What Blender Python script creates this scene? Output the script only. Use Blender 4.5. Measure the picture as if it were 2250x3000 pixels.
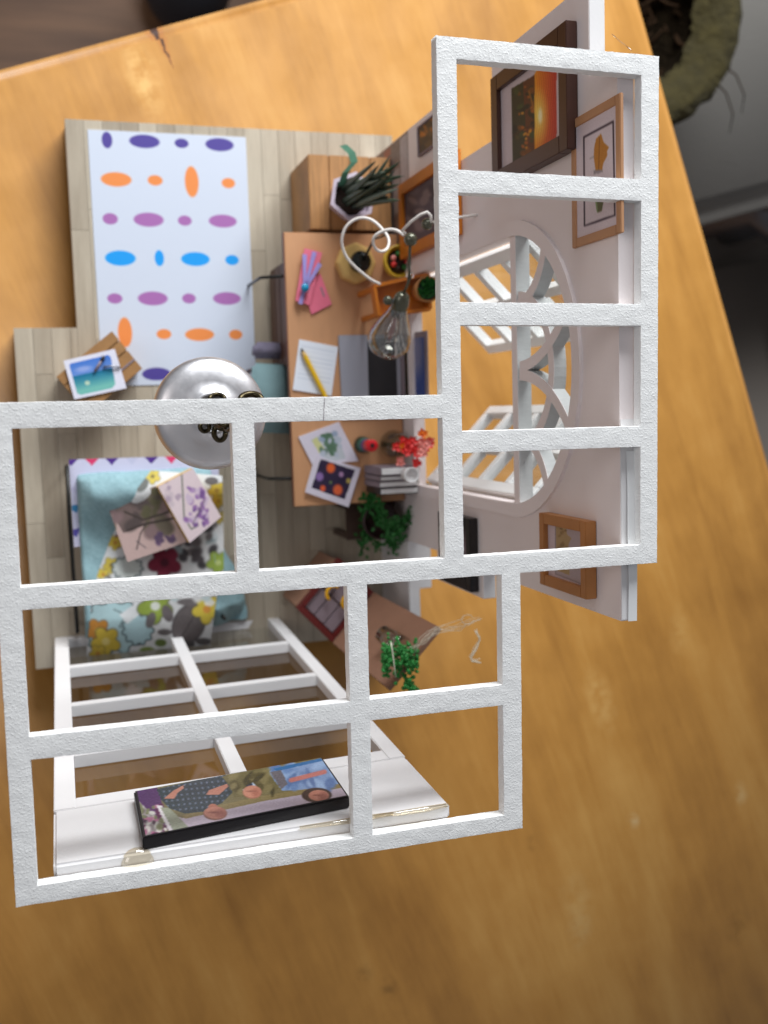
import bpy, bmesh, math, random
import numpy as np
from mathutils import Vector, Matrix
random.seed(7); rng = np.random.default_rng(7)
scn = bpy.context.scene
for o in list(bpy.data.objects): bpy.data.objects.remove(o)
S = 0.01                                   # the script works in centimetres, the scene in metres
FPX, ZC = 3.0, 37.9                        # focal length (thousands of photo pixels), camera height over the house floor
# ---- camera -------------------------------------------------------------
def _n(v): return v/np.linalg.norm(v)
_down = _n(np.array([-.951, -.275, FPX]))
_ex = np.array([9.6, -.60, FPX]); _ex = _n(_ex-_ex.dot(_down)*_down)
_up = -_down
_ey = np.cross(_up, _ex)
if _ey[1] > 0: _ey = -_ey
CM = np.array([_ex, _ey, _up])             # rows: world axes in camera coordinates (x right, y down, z ahead)
def ray(px, py): return CM @ np.array([(px-1125)/1000, (py-1500)/1000, FPX])
def U(px, py, z=0.):
    d = ray(px, py); t = (z-ZC)/d[2]; return np.array([d[0]*t, d[1]*t, z])
def UX(px, py, x):
    d = ray(px, py); t = x/d[0]; return np.array([x, d[1]*t, ZC+d[2]*t])
def PP(Q):                                 # world cm -> photo pixel (used to lay out printed patterns)
    Q = np.asarray(Q, float); c = (Q-np.array([0, 0, ZC])) @ CM
    return c[..., 0]/c[..., 2]*FPX*1000+1125, c[..., 1]/c[..., 2]*FPX*1000+1500
cam = bpy.data.cameras.new('camera'); camo = bpy.data.objects.new('camera', cam)
scn.collection.objects.link(camo); scn.camera = camo
cam.sensor_fit = 'HORIZONTAL'; cam.sensor_width = 24; cam.lens = 32
cam.clip_start = .01; cam.clip_end = 50
R3 = Matrix([[CM[i][0], -CM[i][1], -CM[i][2]] for i in range(3)])
camo.matrix_world = Matrix.Translation((0, 0, ZC*S)) @ R3.to_4x4()
cam.dof.use_dof = True; cam.dof.focus_distance = .222; cam.dof.aperture_fstop = 17
# ---- light --------------------------------------------------------------
w = bpy.data.worlds.new('World'); scn.world = w; w.use_nodes = True
w.node_tree.nodes['Background'].inputs[0].default_value = (.80, .83, .90, 1)
w.node_tree.nodes['Background'].inputs[1].default_value = .23
def area(name, loc, target, sx, sy, power, col):
    l = bpy.data.lights.new(name, 'AREA'); l.shape = 'RECTANGLE'; l.size = sx; l.size_y = sy; l.energy = power; l.color = col
    o = bpy.data.objects.new(name, l); scn.collection.objects.link(o); o.location = loc
    o.rotation_euler = (Vector(target)-Vector(loc)).to_track_quat('-Z', 'Y').to_euler(); return o
area('window_light', (.25, .62, .36), (.05, 0, .06), .50, .30, 8.8, (.95, .98, 1.0))
area('west_fill', (-.9, .25, .85), (.05, 0, .08), .5, .5, 1.9, (1.0, .93, .90))  # added warm fill to lift the west-facing faces, stands for no real lamp
scn.render.engine = 'CYCLES'
vs = scn.view_settings; vs.view_transform = 'Standard'; vs.look = 'None'; vs.exposure = .10; vs.gamma = 1
scn.render.resolution_x = 768; scn.render.resolution_y = 1024
scn.cycles.max_bounces = 10; scn.cycles.transparent_max_bounces = 16; scn.cycles.caustics_reflective = False; scn.cycles.caustics_refractive = False

# ---- materials ----------------------------------------------------------
def lin(c):
    c = np.asarray(c, float)/255.; return np.where(c <= .04045, c/12.92, ((c+.055)/1.055)**2.4)
class NT:
    def __init__(s, name):
        s.m = bpy.data.materials.new(name); s.m.use_nodes = True; s.t = s.m.node_tree; s.b = s.t.nodes['Principled BSDF']; s.out = s.t.nodes['Material Output']
    def n(s, typ, **k):
        x = s.t.nodes.new(typ)
        for a, v in k.items(): setattr(x, a, v)
        return x
    def l(s, a, b): s.t.links.new(a, b)
    def val(s, op, a, b=None, clamp=False):
        x = s.n('ShaderNodeMath', operation=op); x.use_clamp = clamp
        for i, v in enumerate((a, b)):
            if v is None: continue
            if isinstance(v, (int, float)): x.inputs[i].default_value = v
            else: s.l(v, x.inputs[i])
        return x.outputs[0]
    def mix(s, f, a, b):
        x = s.n('ShaderNodeMix', data_type='RGBA')
        for i, v in ((0, f), (6, a), (7, b)):
            if isinstance(v, (int, float)): x.inputs[i].default_value = v
            elif isinstance(v, tuple): x.inputs[i].default_value = (*v[:3], 1)
            else: s.l(v, x.inputs[i])
        return x.outputs[2]
    def coord(s, scale=(1, 1, 1), rot=0, kind='Object'):
        t = s.n('ShaderNodeTexCoord'); m = s.n('ShaderNodeMapping'); m.inputs['Scale'].default_value = scale; m.inputs['Rotation'].default_value = (0, 0, rot)
        s.l(t.outputs[kind], m.inputs[0]); return m.outputs[0]
    def noise(s, vec, scale, detail=3, rough=.5, dist=0):
        x = s.n('ShaderNodeTexNoise'); x.inputs['Scale'].default_value = scale; x.inputs['Detail'].default_value = detail
        x.inputs['Roughness'].default_value = rough; x.inputs['Distortion'].default_value = dist
        if vec is not None: s.l(vec, x.inputs['Vector'])
        return x.outputs[0]
    def ramp(s, fac, stops):
        x = s.n('ShaderNodeValToRGB'); e = x.color_ramp.elements
        while len(e) < len(stops): e.new(.5)
        for i, (p, c) in enumerate(stops): e[i].position = p; e[i].color = (*c, 1) if isinstance(c, tuple) else (c, c, c, 1)
        s.l(fac, x.inputs[0]); return x.outputs[0]
    def bump(s, h, dist, strength=1.):
        x = s.n('ShaderNodeBump'); x.inputs['Distance'].default_value = dist; x.inputs['Strength'].default_value = strength
        s.l(h, x.inputs['Height']); s.l(x.outputs[0], s.b.inputs['Normal'])
def M(name, col, rough=.5, metal=0., var=None, bump=None, spec=.5, coat=0., stretch=(1, 1, 1)):
    """col in sRGB 0-255 base colour; var=(scale, amount); bump=(scale, distance m)"""
    N = NT(name); c = tuple(float(v) for v in lin(col)); b = N.b
    b.inputs['Roughness'].default_value = rough; b.inputs['Metallic'].default_value = metal
    b.inputs['Specular IOR Level'].default_value = spec; b.inputs['Coat Weight'].default_value = coat
    b.inputs['Base Color'].default_value = (*c, 1)
    if var:
        f = N.noise(N.coord(stretch), var[0], 4, .6)
        N.l(N.mix(f, tuple(v*(1-var[1]) for v in c), tuple(min(1, v*(1+var[1])) for v in c)), b.inputs['Base Color'])
    if bump: N.bump(N.noise(N.coord(stretch), bump[0], 3, .6), bump[1])
    return N.m
mt = {}
def white_paint():
    N = NT('textured white paint'); v = N.coord()
    a = N.noise(v, 1800, 3, .55); b2 = N.noise(v, 3400, 2, .6)
    blobs = N.ramp(N.noise(v, 2000, 2, .5), [(.54, 0.), (.62, 1.)])
    h = N.val('ADD', N.val('MULTIPLY', a, .8), N.val('ADD', N.val('MULTIPLY', blobs, .45), N.val('MULTIPLY', b2, .35)))
    pat = N.ramp(N.noise(v, 130, 3, .6), [(.30, .55), (.70, 1.)]); h = N.val('MULTIPLY', h, pat)
    sc = N.noise(N.coord((260, 3200, 260)), 1., 2, .6); h = N.val('ADD', h, N.val('MULTIPLY', sc, .10))
    N.bump(h, .00010, .8)
    g = N.noise(v, 60, 3, .6)
    base = N.mix(g, (.86, .86, .85), (.91, .91, .90)); spots = N.ramp(N.noise(v, 700, 2, .7), [(.70, 0.), (.80, 1.)]); base = N.mix(N.val('MULTIPLY', spots, .35), base, (.55, .50, .46)); N.l(base, N.b.inputs['Base Color']); N.b.inputs['Roughness'].default_value = .62
    return N.m
mt['white'] = white_paint()
mt['smooth_white'] = M('smooth white board', (228, 226, 226), .75, spec=.25, var=(90, .03), bump=(1500, .00002))
mt['ply'] = M('white washed plywood edge', (205, 207, 206), .7, var=(400, .10), bump=(900, .00005), stretch=(1, 4, 4))
mt['mauve'] = M('mauve wall paper', (238, 228, 227), .65, var=(45, .035), bump=(1500, .00003))
mt['paper'] = M('white paper', (235, 236, 236), .7, var=(120, .03))
mt['black'] = M('black card', (22, 18, 20), .35, var=(300, .2), bump=(900, .00003))
mt['black_wire'] = M('black wire', (26, 26, 24), .4, metal=.3)
mt['dark_brown'] = M('dark brown wood', (84, 52, 34), .5, var=(200, .25), stretch=(1, 1, .2), bump=(700, .00003))
mt['chest_wood'] = M('very dark brown wood', (66, 46, 36), .55, var=(150, .25), stretch=(1, 8, 1), bump=(700, .00003))
mt['frame_brown'] = M('dark walnut frame', (66, 38, 28), .42, var=(250, .25))
mt['frame_tan'] = M('tan frame', (186, 138, 100), .55, var=(220, .12))
mt['frame_gold'] = M('honey wood frame', (176, 118, 66), .5, var=(220, .12), bump=(800, .00002))
mt['frame_orange'] = M('orange frame', (196, 112, 24), .45, var=(220, .15))
mt['desk'] = M('beech desk', (196, 146, 106), .5, var=(60, .10), stretch=(6, 1, 1), bump=(900, .00001))
mt['desk_side'] = M('reddish desk edge', (120, 74, 54), .5, var=(150, .1))
mt['box_wood'] = M('brown box wood', (168, 122, 74), .6, var=(60, .55), stretch=(16, 1.2, 1.2), bump=(600, .00004))
mt['crate_wood'] = M('crate wood', (158, 116, 70), .6, var=(240, .25), bump=(600, .00004))
mt['yellow_wood'] = M('pale yellow wood', (216, 178, 108), .5, var=(150, .10))
mt['orange_wood'] = M('amber wood', (190, 108, 26), .4, var=(160, .2))
mt['tan_wood'] = M('cinnamon board', (152, 112, 90), .6, var=(140, .14), bump=(700, .00003))
mt['red_wood'] = M('dark red wood', (98, 28, 26), .45, var=(150, .15))
mt['grey_card'] = M('grey card', (136, 122, 130), .6, var=(200, .1))
mt['yellow'] = M('yellow plastic', (236, 176, 20), .4)
mt['pink'] = M('pink card', (226, 112, 138), .6, var=(250, .08))
mt['lavender'] = M('lavender ribbon', (160, 150, 214), .35, var=(600, .12))
mt['gem'] = M('blue gem', (0, 140, 186), .12, spec=.8)
mt['ink'] = M('black ink bottle', (24, 28, 22), .18)
mt['yellow_cup'] = M('yellow enamel', (222, 184, 60), .35)
mt['soil'] = M('dark soil', (50, 34, 24), .8, var=(900, .5), bump=(900, .0003))
mt['green'] = M('green leaf', (40, 112, 44), .5, var=(500, .35))
mt['bright_green'] = M('bright green leaf', (44, 138, 58), .5, var=(500, .3))
mt['dark_green'] = M('dark spiky leaf', (62, 80, 62), .45, var=(350, .3))
mt['dusty_green'] = M('dusty spiky leaf', (104, 118, 104), .6, var=(350, .3))
mt['pale_green'] = M('pale curled leaf', (96, 150, 124), .45, var=(350, .25))
mt['roots'] = M('dried straw roots', (250, 238, 218), .7, var=(700, .15))
mt['lav_pot'] = M('lavender glazed pot', (206, 192, 206), .3)
mt['dark_pot'] = M('dark pot', (46, 24, 24), .4)
mt['grey_metal'] = M('silver laptop', (168, 170, 182), .42, metal=.25)
mt['key_black'] = M('keyboard black', (34, 32, 36), .5)
mt['bezel'] = M('grey bezel', (140, 126, 132), .5)
mt['pencil'] = M('yellow pencil', (232, 186, 22), .4)
mt['graphite'] = M('graphite', (40, 38, 40), .4)
mt['red'] = M('red petal', (228, 56, 54), .5, var=(600, .25))
mt['rose'] = M('pink petal', (240, 150, 140), .5, var=(600, .2))
mt['orange_petal'] = M('orange petal', (236, 120, 30), .5)
mt['teal_spool'] = M('teal lacquer', (40, 110, 96), .3)
mt['dark_spool'] = M('dark green lacquer', (22, 48, 38), .3)
mt['blue_spool'] = M('violet lacquer', (78, 70, 132), .3)
mt['red_spool'] = M('red lacquer', (214, 30, 40), .3)
mt['teal_fabric'] = M('teal felt', (132, 184, 190), .9, var=(350, .10), bump=(1500, .0002))
mt['grey_teal'] = M('grey green felt', (128, 158, 162), .9, var=(300, .1), bump=(1300, .0002))
mt['cushion'] = M('mauve patterned cushion', (128, 122, 142), .9, var=(300, .3), bump=(1100, .0002))
mt['mattress'] = M('mattress', (190, 176, 160), .9, bump=(1100, .0001))
mt['bronze'] = M('antique bronze', (70, 62, 44), .34, metal=.9, var=(500, .3))
mt['white_wire'] = M('white coated wire', (226, 220, 214), .35)
mt['bead'] = M('olive bead', (92, 92, 78), .22, metal=.5)
mt['moss'] = M('yellow green moss', (54, 47, 15), .95, var=(70, .85), bump=(160, .004))
mt['dark_earth'] = M('dark wet earth', (24, 18, 10), .95, var=(120, .7), bump=(150, .006), spec=.05)
mt['root_dark'] = M('dark roots', (46, 32, 20), .9, spec=.1, var=(90, .5), bump=(200, .002))
mt['bench_grey'] = M('grey upholstery', (136, 132, 126), .9, var=(14, .08), bump=(600, .0005))
mt['bench_dark'] = M('dark grey upholstery', (128, 120, 112), .8, var=(10, .1))
mt['chrome'] = M('dull metal tube', (150, 152, 158), .35, metal=.8)
mt['bag'] = M('dark grey bag', (52, 52, 58), .7, var=(20, .2))
def metal_disc():
    N = NT('worn aluminium'); v = N.coord(); N.b.inputs['Metallic'].default_value = .9
    N.b.inputs['Base Color'].default_value = (.72, .71, .73, 1)
    N.l(N.ramp(N.noise(v, 380, 5, .7), [(.3, .33), (.75, .47)]), N.b.inputs['Roughness'])
    N.bump(N.noise(v, 900, 4, .7), .00002, .6); return N.m
mt['disc'] = metal_disc()
def glassy(name, tint, rough=.0, film=False, refl=.05):
    N = NT(name)
    if film:                               # thin clear sheet: transparent with Fresnel reflection
        tr = N.n('ShaderNodeBsdfTransparent'); tr.inputs[0].default_value = (*tint, 1)
        gl = N.n('ShaderNodeBsdfGlossy'); gl.inputs['Roughness'].default_value = max(.03, rough)
        lw = N.n('ShaderNodeLayerWeight'); lw.inputs[0].default_value = .5
        fk = N.val('ADD', N.val('MULTIPLY', N.val('POWER', lw.outputs['Facing'], 5.), .92), refl, True)
        mx = N.n('ShaderNodeMixShader'); N.l(fk, mx.inputs[0]); N.l(tr.outputs[0], mx.inputs[1]); N.l(gl.outputs[0], mx.inputs[2]); N.l(mx.outputs[0], N.out.inputs[0])
    else:
        N.b.inputs['Base Color'].default_value = (*tint, 1); N.b.inputs['Transmission Weight'].default_value = 1
        N.b.inputs['Roughness'].default_value = rough; N.b.inputs['IOR'].default_value = 1.46
    return N.m
mt['pane'] = glassy('clear acetate pane', (.93, .94, .93), film=True)
mt['glass'] = glassy('clear glass', (.97, .97, .95))
mt['thin_glass'] = glassy('thin clear glass', (.86, .86, .83), film=True, refl=.10)
mt['bulb_glass'] = glassy('silvery bulb glass', (.62, .62, .58), film=True, refl=.30)
mt['glue'] = glassy('amber glue', (.95, .90, .80), .06, True, .14)
def printed(name, rough, bump=None):
    N = NT(name); a = N.n('ShaderNodeAttribute'); a.attribute_name = 'Col'; N.l(a.outputs['Color'], N.b.inputs['Base Color'])
    N.b.inputs['Roughness'].default_value = rough
    if bump: N.bump(N.noise(N.coord(), bump[0], 3, .6), bump[1])
    return N.m
mt['print'] = printed('printed paper', .55, (1800, .00001)); mt['print_gloss'] = printed('glossy photo print', .22)
mt['print_cloth'] = printed('printed cotton', .9, (2200, .0001))
def plank_mat():
    N = NT('pale oak planks'); o = N.n('ShaderNodeObjectInfo'); v = N.coord((9, .9, 1))
    add = N.n('ShaderNodeVectorMath', operation='ADD'); N.l(v, add.inputs[0])
    cm = N.n('ShaderNodeCombineXYZ'); N.l(N.val('MULTIPLY', o.outputs['Random'], 7.), cm.inputs[0]); N.l(cm.outputs[0], add.inputs[1])
    f = N.noise(add.outputs[0], 30, 5, .65); t = N.val('ADD', N.val('MULTIPLY', f, .75), N.val('MULTIPLY', o.outputs['Random'], .32))
    N.l(N.ramp(t, [(.25, tuple(lin((150, 137, 119)))), (.55, tuple(lin((178, 166, 147)))), (.85, tuple(lin((202, 191, 171))))]), N.b.inputs['Base Color'])
    N.b.inputs['Roughness'].default_value = .55; return N.m
mt['plank'] = plank_mat()

# ---- mesh helpers -------------------------------------------------------
BASE = {}
class MB:
    def __init__(s): s.V = []; s.F = []
    def add(s, v, f):
        k = len(s.V); s.V += [tuple(map(float, p)) for p in v]; s.F += [tuple(i+k for i in q) for q in f]; return s
    def hexa(s, b, t): return s.add(list(b)+list(t), [(3, 2, 1, 0), (4, 5, 6, 7), (0, 1, 5, 4), (1, 2, 6, 5), (2, 3, 7, 6), (3, 0, 4, 7)])
    def box(s, x0, x1, y0, y1, z0, z1, f=None):
        b = [(x0, y0, z0), (x1, y0, z0), (x1, y1, z0), (x0, y1, z0)]; t = [(p[0], p[1], z1) for p in b]
        if f: b = [f(*p) for p in b]; t = [f(*p) for p in t]
        return s.hexa(b, t)
    def obox(s, o, a, b, c):
        o, a, b, c = map(np.asarray, (o, a, b, c)); q = [o, o+a, o+a+b, o+b]; return s.hexa(q, [p+c for p in q])
    def slab(s, quad, z0, z1): return s.hexa([(p[0], p[1], z0) for p in quad], [(p[0], p[1], z1) for p in quad])
    def prism(s, poly, z0, z1, f=None):
        n = len(poly); b = [(p[0], p[1], z0) for p in poly]; t = [(p[0], p[1], z1) for p in poly]
        if f: b = [f(*p) for p in b]; t = [f(*p) for p in t]
        return s.add(b+t, [tuple(range(n-1, -1, -1)), tuple(range(n, 2*n))]+[(i, (i+1) % n, n+(i+1) % n, n+i) for i in range(n)])
    def tube(s, pts, r, n=8):
        pts = [np.asarray(p, float) for p in pts]; m = len(pts); rs = r if isinstance(r, (list, tuple, np.ndarray)) else [r]*m
        V = []; prev = None
        for i, p in enumerate(pts):
            t = _n(pts[min(i+1, m-1)]-pts[max(i-1, 0)]+1e-9)
            if prev is None: a = np.cross(t, [0, 0, 1.]); a = a if np.linalg.norm(a) > .1 else np.cross(t, [1., 0, 0])
            else: a = prev-prev.dot(t)*t
            a = _n(a); prev = a; b = np.cross(t, a)
            V += [p+rs[i]*(math.cos(2*math.pi*k/n)*a+math.sin(2*math.pi*k/n)*b) for k in range(n)]
        F = [(i*n+k, i*n+(k+1) % n, (i+1)*n+(k+1) % n, (i+1)*n+k) for i in range(m-1) for k in range(n)]
        F += [tuple(range(n-1, -1, -1)), tuple(range((m-1)*n, m*n))]
        return s.add(V, F)
    def lathe(s, prof, o=(0, 0, 0), axis=(0, 0, 1), n=32, cap=True):
        o = np.asarray(o, float); w_ = _n(np.asarray(axis, float)); a = np.cross(w_, [0, 0, 1.]); a = np.array([1., 0, 0]) if np.linalg.norm(a) < .05 else _n(a); b = np.cross(w_, a)
        V = [o+h*w_+r*(math.cos(2*math.pi*k/n)*a+math.sin(2*math.pi*k/n)*b) for r, h in prof for k in range(n)]
        m = len(prof); F = [(i*n+k, i*n+(k+1) % n, (i+1)*n+(k+1) % n, (i+1)*n+k) for i in range(m-1) for k in range(n)]
        if cap: F += [tuple(range(n-1, -1, -1)), tuple(range((m-1)*n, m*n))]
        return s.add(V, F)
    def ball(s, c, r, n=10, sq=1.):
        pr = [(max(1e-4, r*math.sin(math.pi*i/n)), -r*sq*math.cos(math.pi*i/n)) for i in range(n+1)]; return s.lathe(pr, c, n=n+4)
    def leaf(s, c, d, w_, l, up=(0, 0, 1)):
        c = np.asarray(c); d = _n(np.asarray(d, float)); a = np.cross(d, up); a = _n(a) if np.linalg.norm(a) > .05 else np.array([1., 0, 0]); u = np.cross(a, d)
        return s.add([c, c+d*l*.45+a*w_*.5+u*w_*.12, c+d*l, c+d*l*.45-a*w_*.5+u*w_*.12, c+d*l*.5-u*w_*.1], [(0, 1, 4), (1, 2, 4), (2, 3, 4), (3, 0, 4)])
    def build(s, name, mat, parent=None, smooth=False, bevel=0., seg=2, kind=None):
        base = np.array(BASE.get(parent.name, (0, 0, 0))) if parent else np.zeros(3)
        me = bpy.data.meshes.new(name); me.from_pydata([tuple((np.array(v)-base)*S) for v in s.V], [], s.F); me.materials.append(mt[mat])
        bm = bmesh.new(); bm.from_mesh(me); bmesh.ops.recalc_face_normals(bm, faces=bm.faces)
        if bevel:
            ed = [e for e in bm.edges if len(e.link_faces) == 2 and e.calc_face_angle(0) > .5]
            bmesh.ops.bevel(bm, geom=ed, offset=bevel*S, segments=seg, affect='EDGES', clamp_overlap=True)
        bm.to_mesh(me); bm.free()
        if smooth: me.polygons.foreach_set('use_smooth', [True]*len(me.polygons))
        o = bpy.data.objects.new(name, me); scn.collection.objects.link(o)
        if parent: o.parent = parent; BASE[o.name] = tuple(base)
        else: BASE[o.name] = (0, 0, 0)
        if kind: o['kind'] = kind
        return o
def thing(name, label, cat, loc, group=None):
    o = bpy.data.objects.new(name, None); scn.collection.objects.link(o); o.empty_display_size = .005
    o.location = tuple(np.asarray(loc, float)*S); BASE[o.name] = tuple(loc); o['label'] = label; o['category'] = cat
    if group: o['group'] = group
    return o
def tag(o, label, cat, group=None):
    o['label'] = label; o['category'] = cat
    if group: o['group'] = group
    return o
def sheet(name, Pt, col, mat, parent=None, smooth=False):
    """Pt (nv,nu,3) world cm; col (nv,nu,3) sRGB 0-255 -> grid mesh with a print in its colour attribute"""
    nv, nu = Pt.shape[:2]; base = np.array(BASE.get(parent.name, (0, 0, 0))) if parent else np.zeros(3)
    V = ((Pt-base)*S).reshape(-1, 3); i = np.arange(nv*nu).reshape(nv, nu)
    F = np.stack([i[:-1, :-1], i[:-1, 1:], i[1:, 1:], i[1:, :-1]], -1).reshape(-1, 4)
    me = bpy.data.meshes.new(name); me.from_pydata(V.tolist(), [], F.tolist()); me.materials.append(mt[mat])
    a = me.color_attributes.new('Col', 'FLOAT_COLOR', 'POINT'); c = np.ones((nv*nu, 4), np.float32); c[:, :3] = lin(np.clip(col, 0, 255)).reshape(-1, 3); a.data.foreach_set('color', c.ravel())
    if smooth: me.polygons.foreach_set('use_smooth', [True]*len(me.polygons))
    o = bpy.data.objects.new(name, me); scn.collection.objects.link(o)
    if parent: o.parent = parent
    BASE[o.name] = tuple(base); return o
def bil(a, b, c, d, nu, nv):               # bilinear grid, corners a b / d c
    a, b, c, d = (np.asarray(q, float) for q in (a, b, c, d)); u = np.linspace(0, 1, nu)[None, :, None]; v = np.linspace(0, 1, nv)[:, None, None]
    return (a*(1-u)+b*u)*(1-v)+(d*(1-u)+c*u)*v
class Paint:                               # draws flat print over a sheet
    def __init__(s, X, Y, bg): s.X, s.Y = X, Y; s.C = np.zeros(X.shape+(3,)); s.C[:] = bg
    def put(s, m, c): m = np.clip(m, 0, 1)[..., None]; s.C = s.C*(1-m)+np.array(c, float)*m; return s
    def ell(s, cx, cy, rx, ry, c, ang=0, soft=.08):
        ca, sa = math.cos(math.radians(ang)), math.sin(math.radians(ang)); dx, dy = s.X-cx, s.Y-cy
        r = np.hypot((dx*ca+dy*sa)/rx, (-dx*sa+dy*ca)/ry); return s.put((1-r)/soft+.5, c)
    def mask(s, pts):
        m = np.zeros(s.X.shape, bool); n = len(pts)
        for i in range(n):
            (x0, y0), (x1, y1) = pts[i], pts[(i+1) % n]
            if y0 == y1: continue
            m ^= ((s.Y < y0) != (s.Y < y1)) & (s.X < (x1-x0)*(s.Y-y0)/(y1-y0)+x0)
        return m
    def poly(s, pts, c): return s.put(s.mask(pts).astype(float), c)
    def line(s, pts, w_, c):
        for (x0, y0), (x1, y1) in zip(pts[:-1], pts[1:]):
            dx, dy = x1-x0, y1-y0; t = np.clip(((s.X-x0)*dx+(s.Y-y0)*dy)/(dx*dx+dy*dy+1e-9), 0, 1); d = np.hypot(s.X-x0-t*dx, s.Y-y0-t*dy); s.put((w_/2-d)/(w_*.25)+.5, c)
        return s
    def grain(s, amt, cell=1):
        h, w_ = s.X.shape; g = rng.normal(0, amt, (h//cell+1, w_//cell+1, 1)); s.C = s.C+np.kron(g, np.ones((cell, cell, 1)))[:h, :w_]; return s
    def blur(s, n=1):
        for _ in range(n):
            q = np.pad(s.C, ((1, 1), (1, 1), (0, 0)), 'edge'); s.C = (q[1:-1, 1:-1]*4+2*(q[:-2, 1:-1]+q[2:, 1:-1]+q[1:-1, :-2]+q[1:-1, 2:])+q[:-2, :-2]+q[2:, 2:]+q[:-2, 2:]+q[2:, :-2])/16
        return s
    def folds(s, amt, fx, fy):
        n_ = sum(np.sin(s.X*fx*k+np.sin(s.Y*fy*k*1.3+k)*2.+k*k) for k in (1, 1.7, 2.9))/3; s.C = s.C*(1+amt*n_[..., None]); return s
    def blobs(s, n, box, rx, cols, elong=1.):
        for _ in range(n):
            s.ell(random.uniform(box[0], box[2]), random.uniform(box[1], box[3]), rx*random.uniform(.5, 1.3)*elong, rx*random.uniform(.5, 1.3), random.choice(cols), random.uniform(0, 180), .6)
        return s
def Z(ox, oy, k): return lambda P: ((PP(P)[0]-ox)/k, (PP(P)[1]-oy)/k)     # photo-crop coordinates of surface points
def zoom(ox, oy, k): return lambda a, b: (ox+a*k, oy+b*k)

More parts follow.
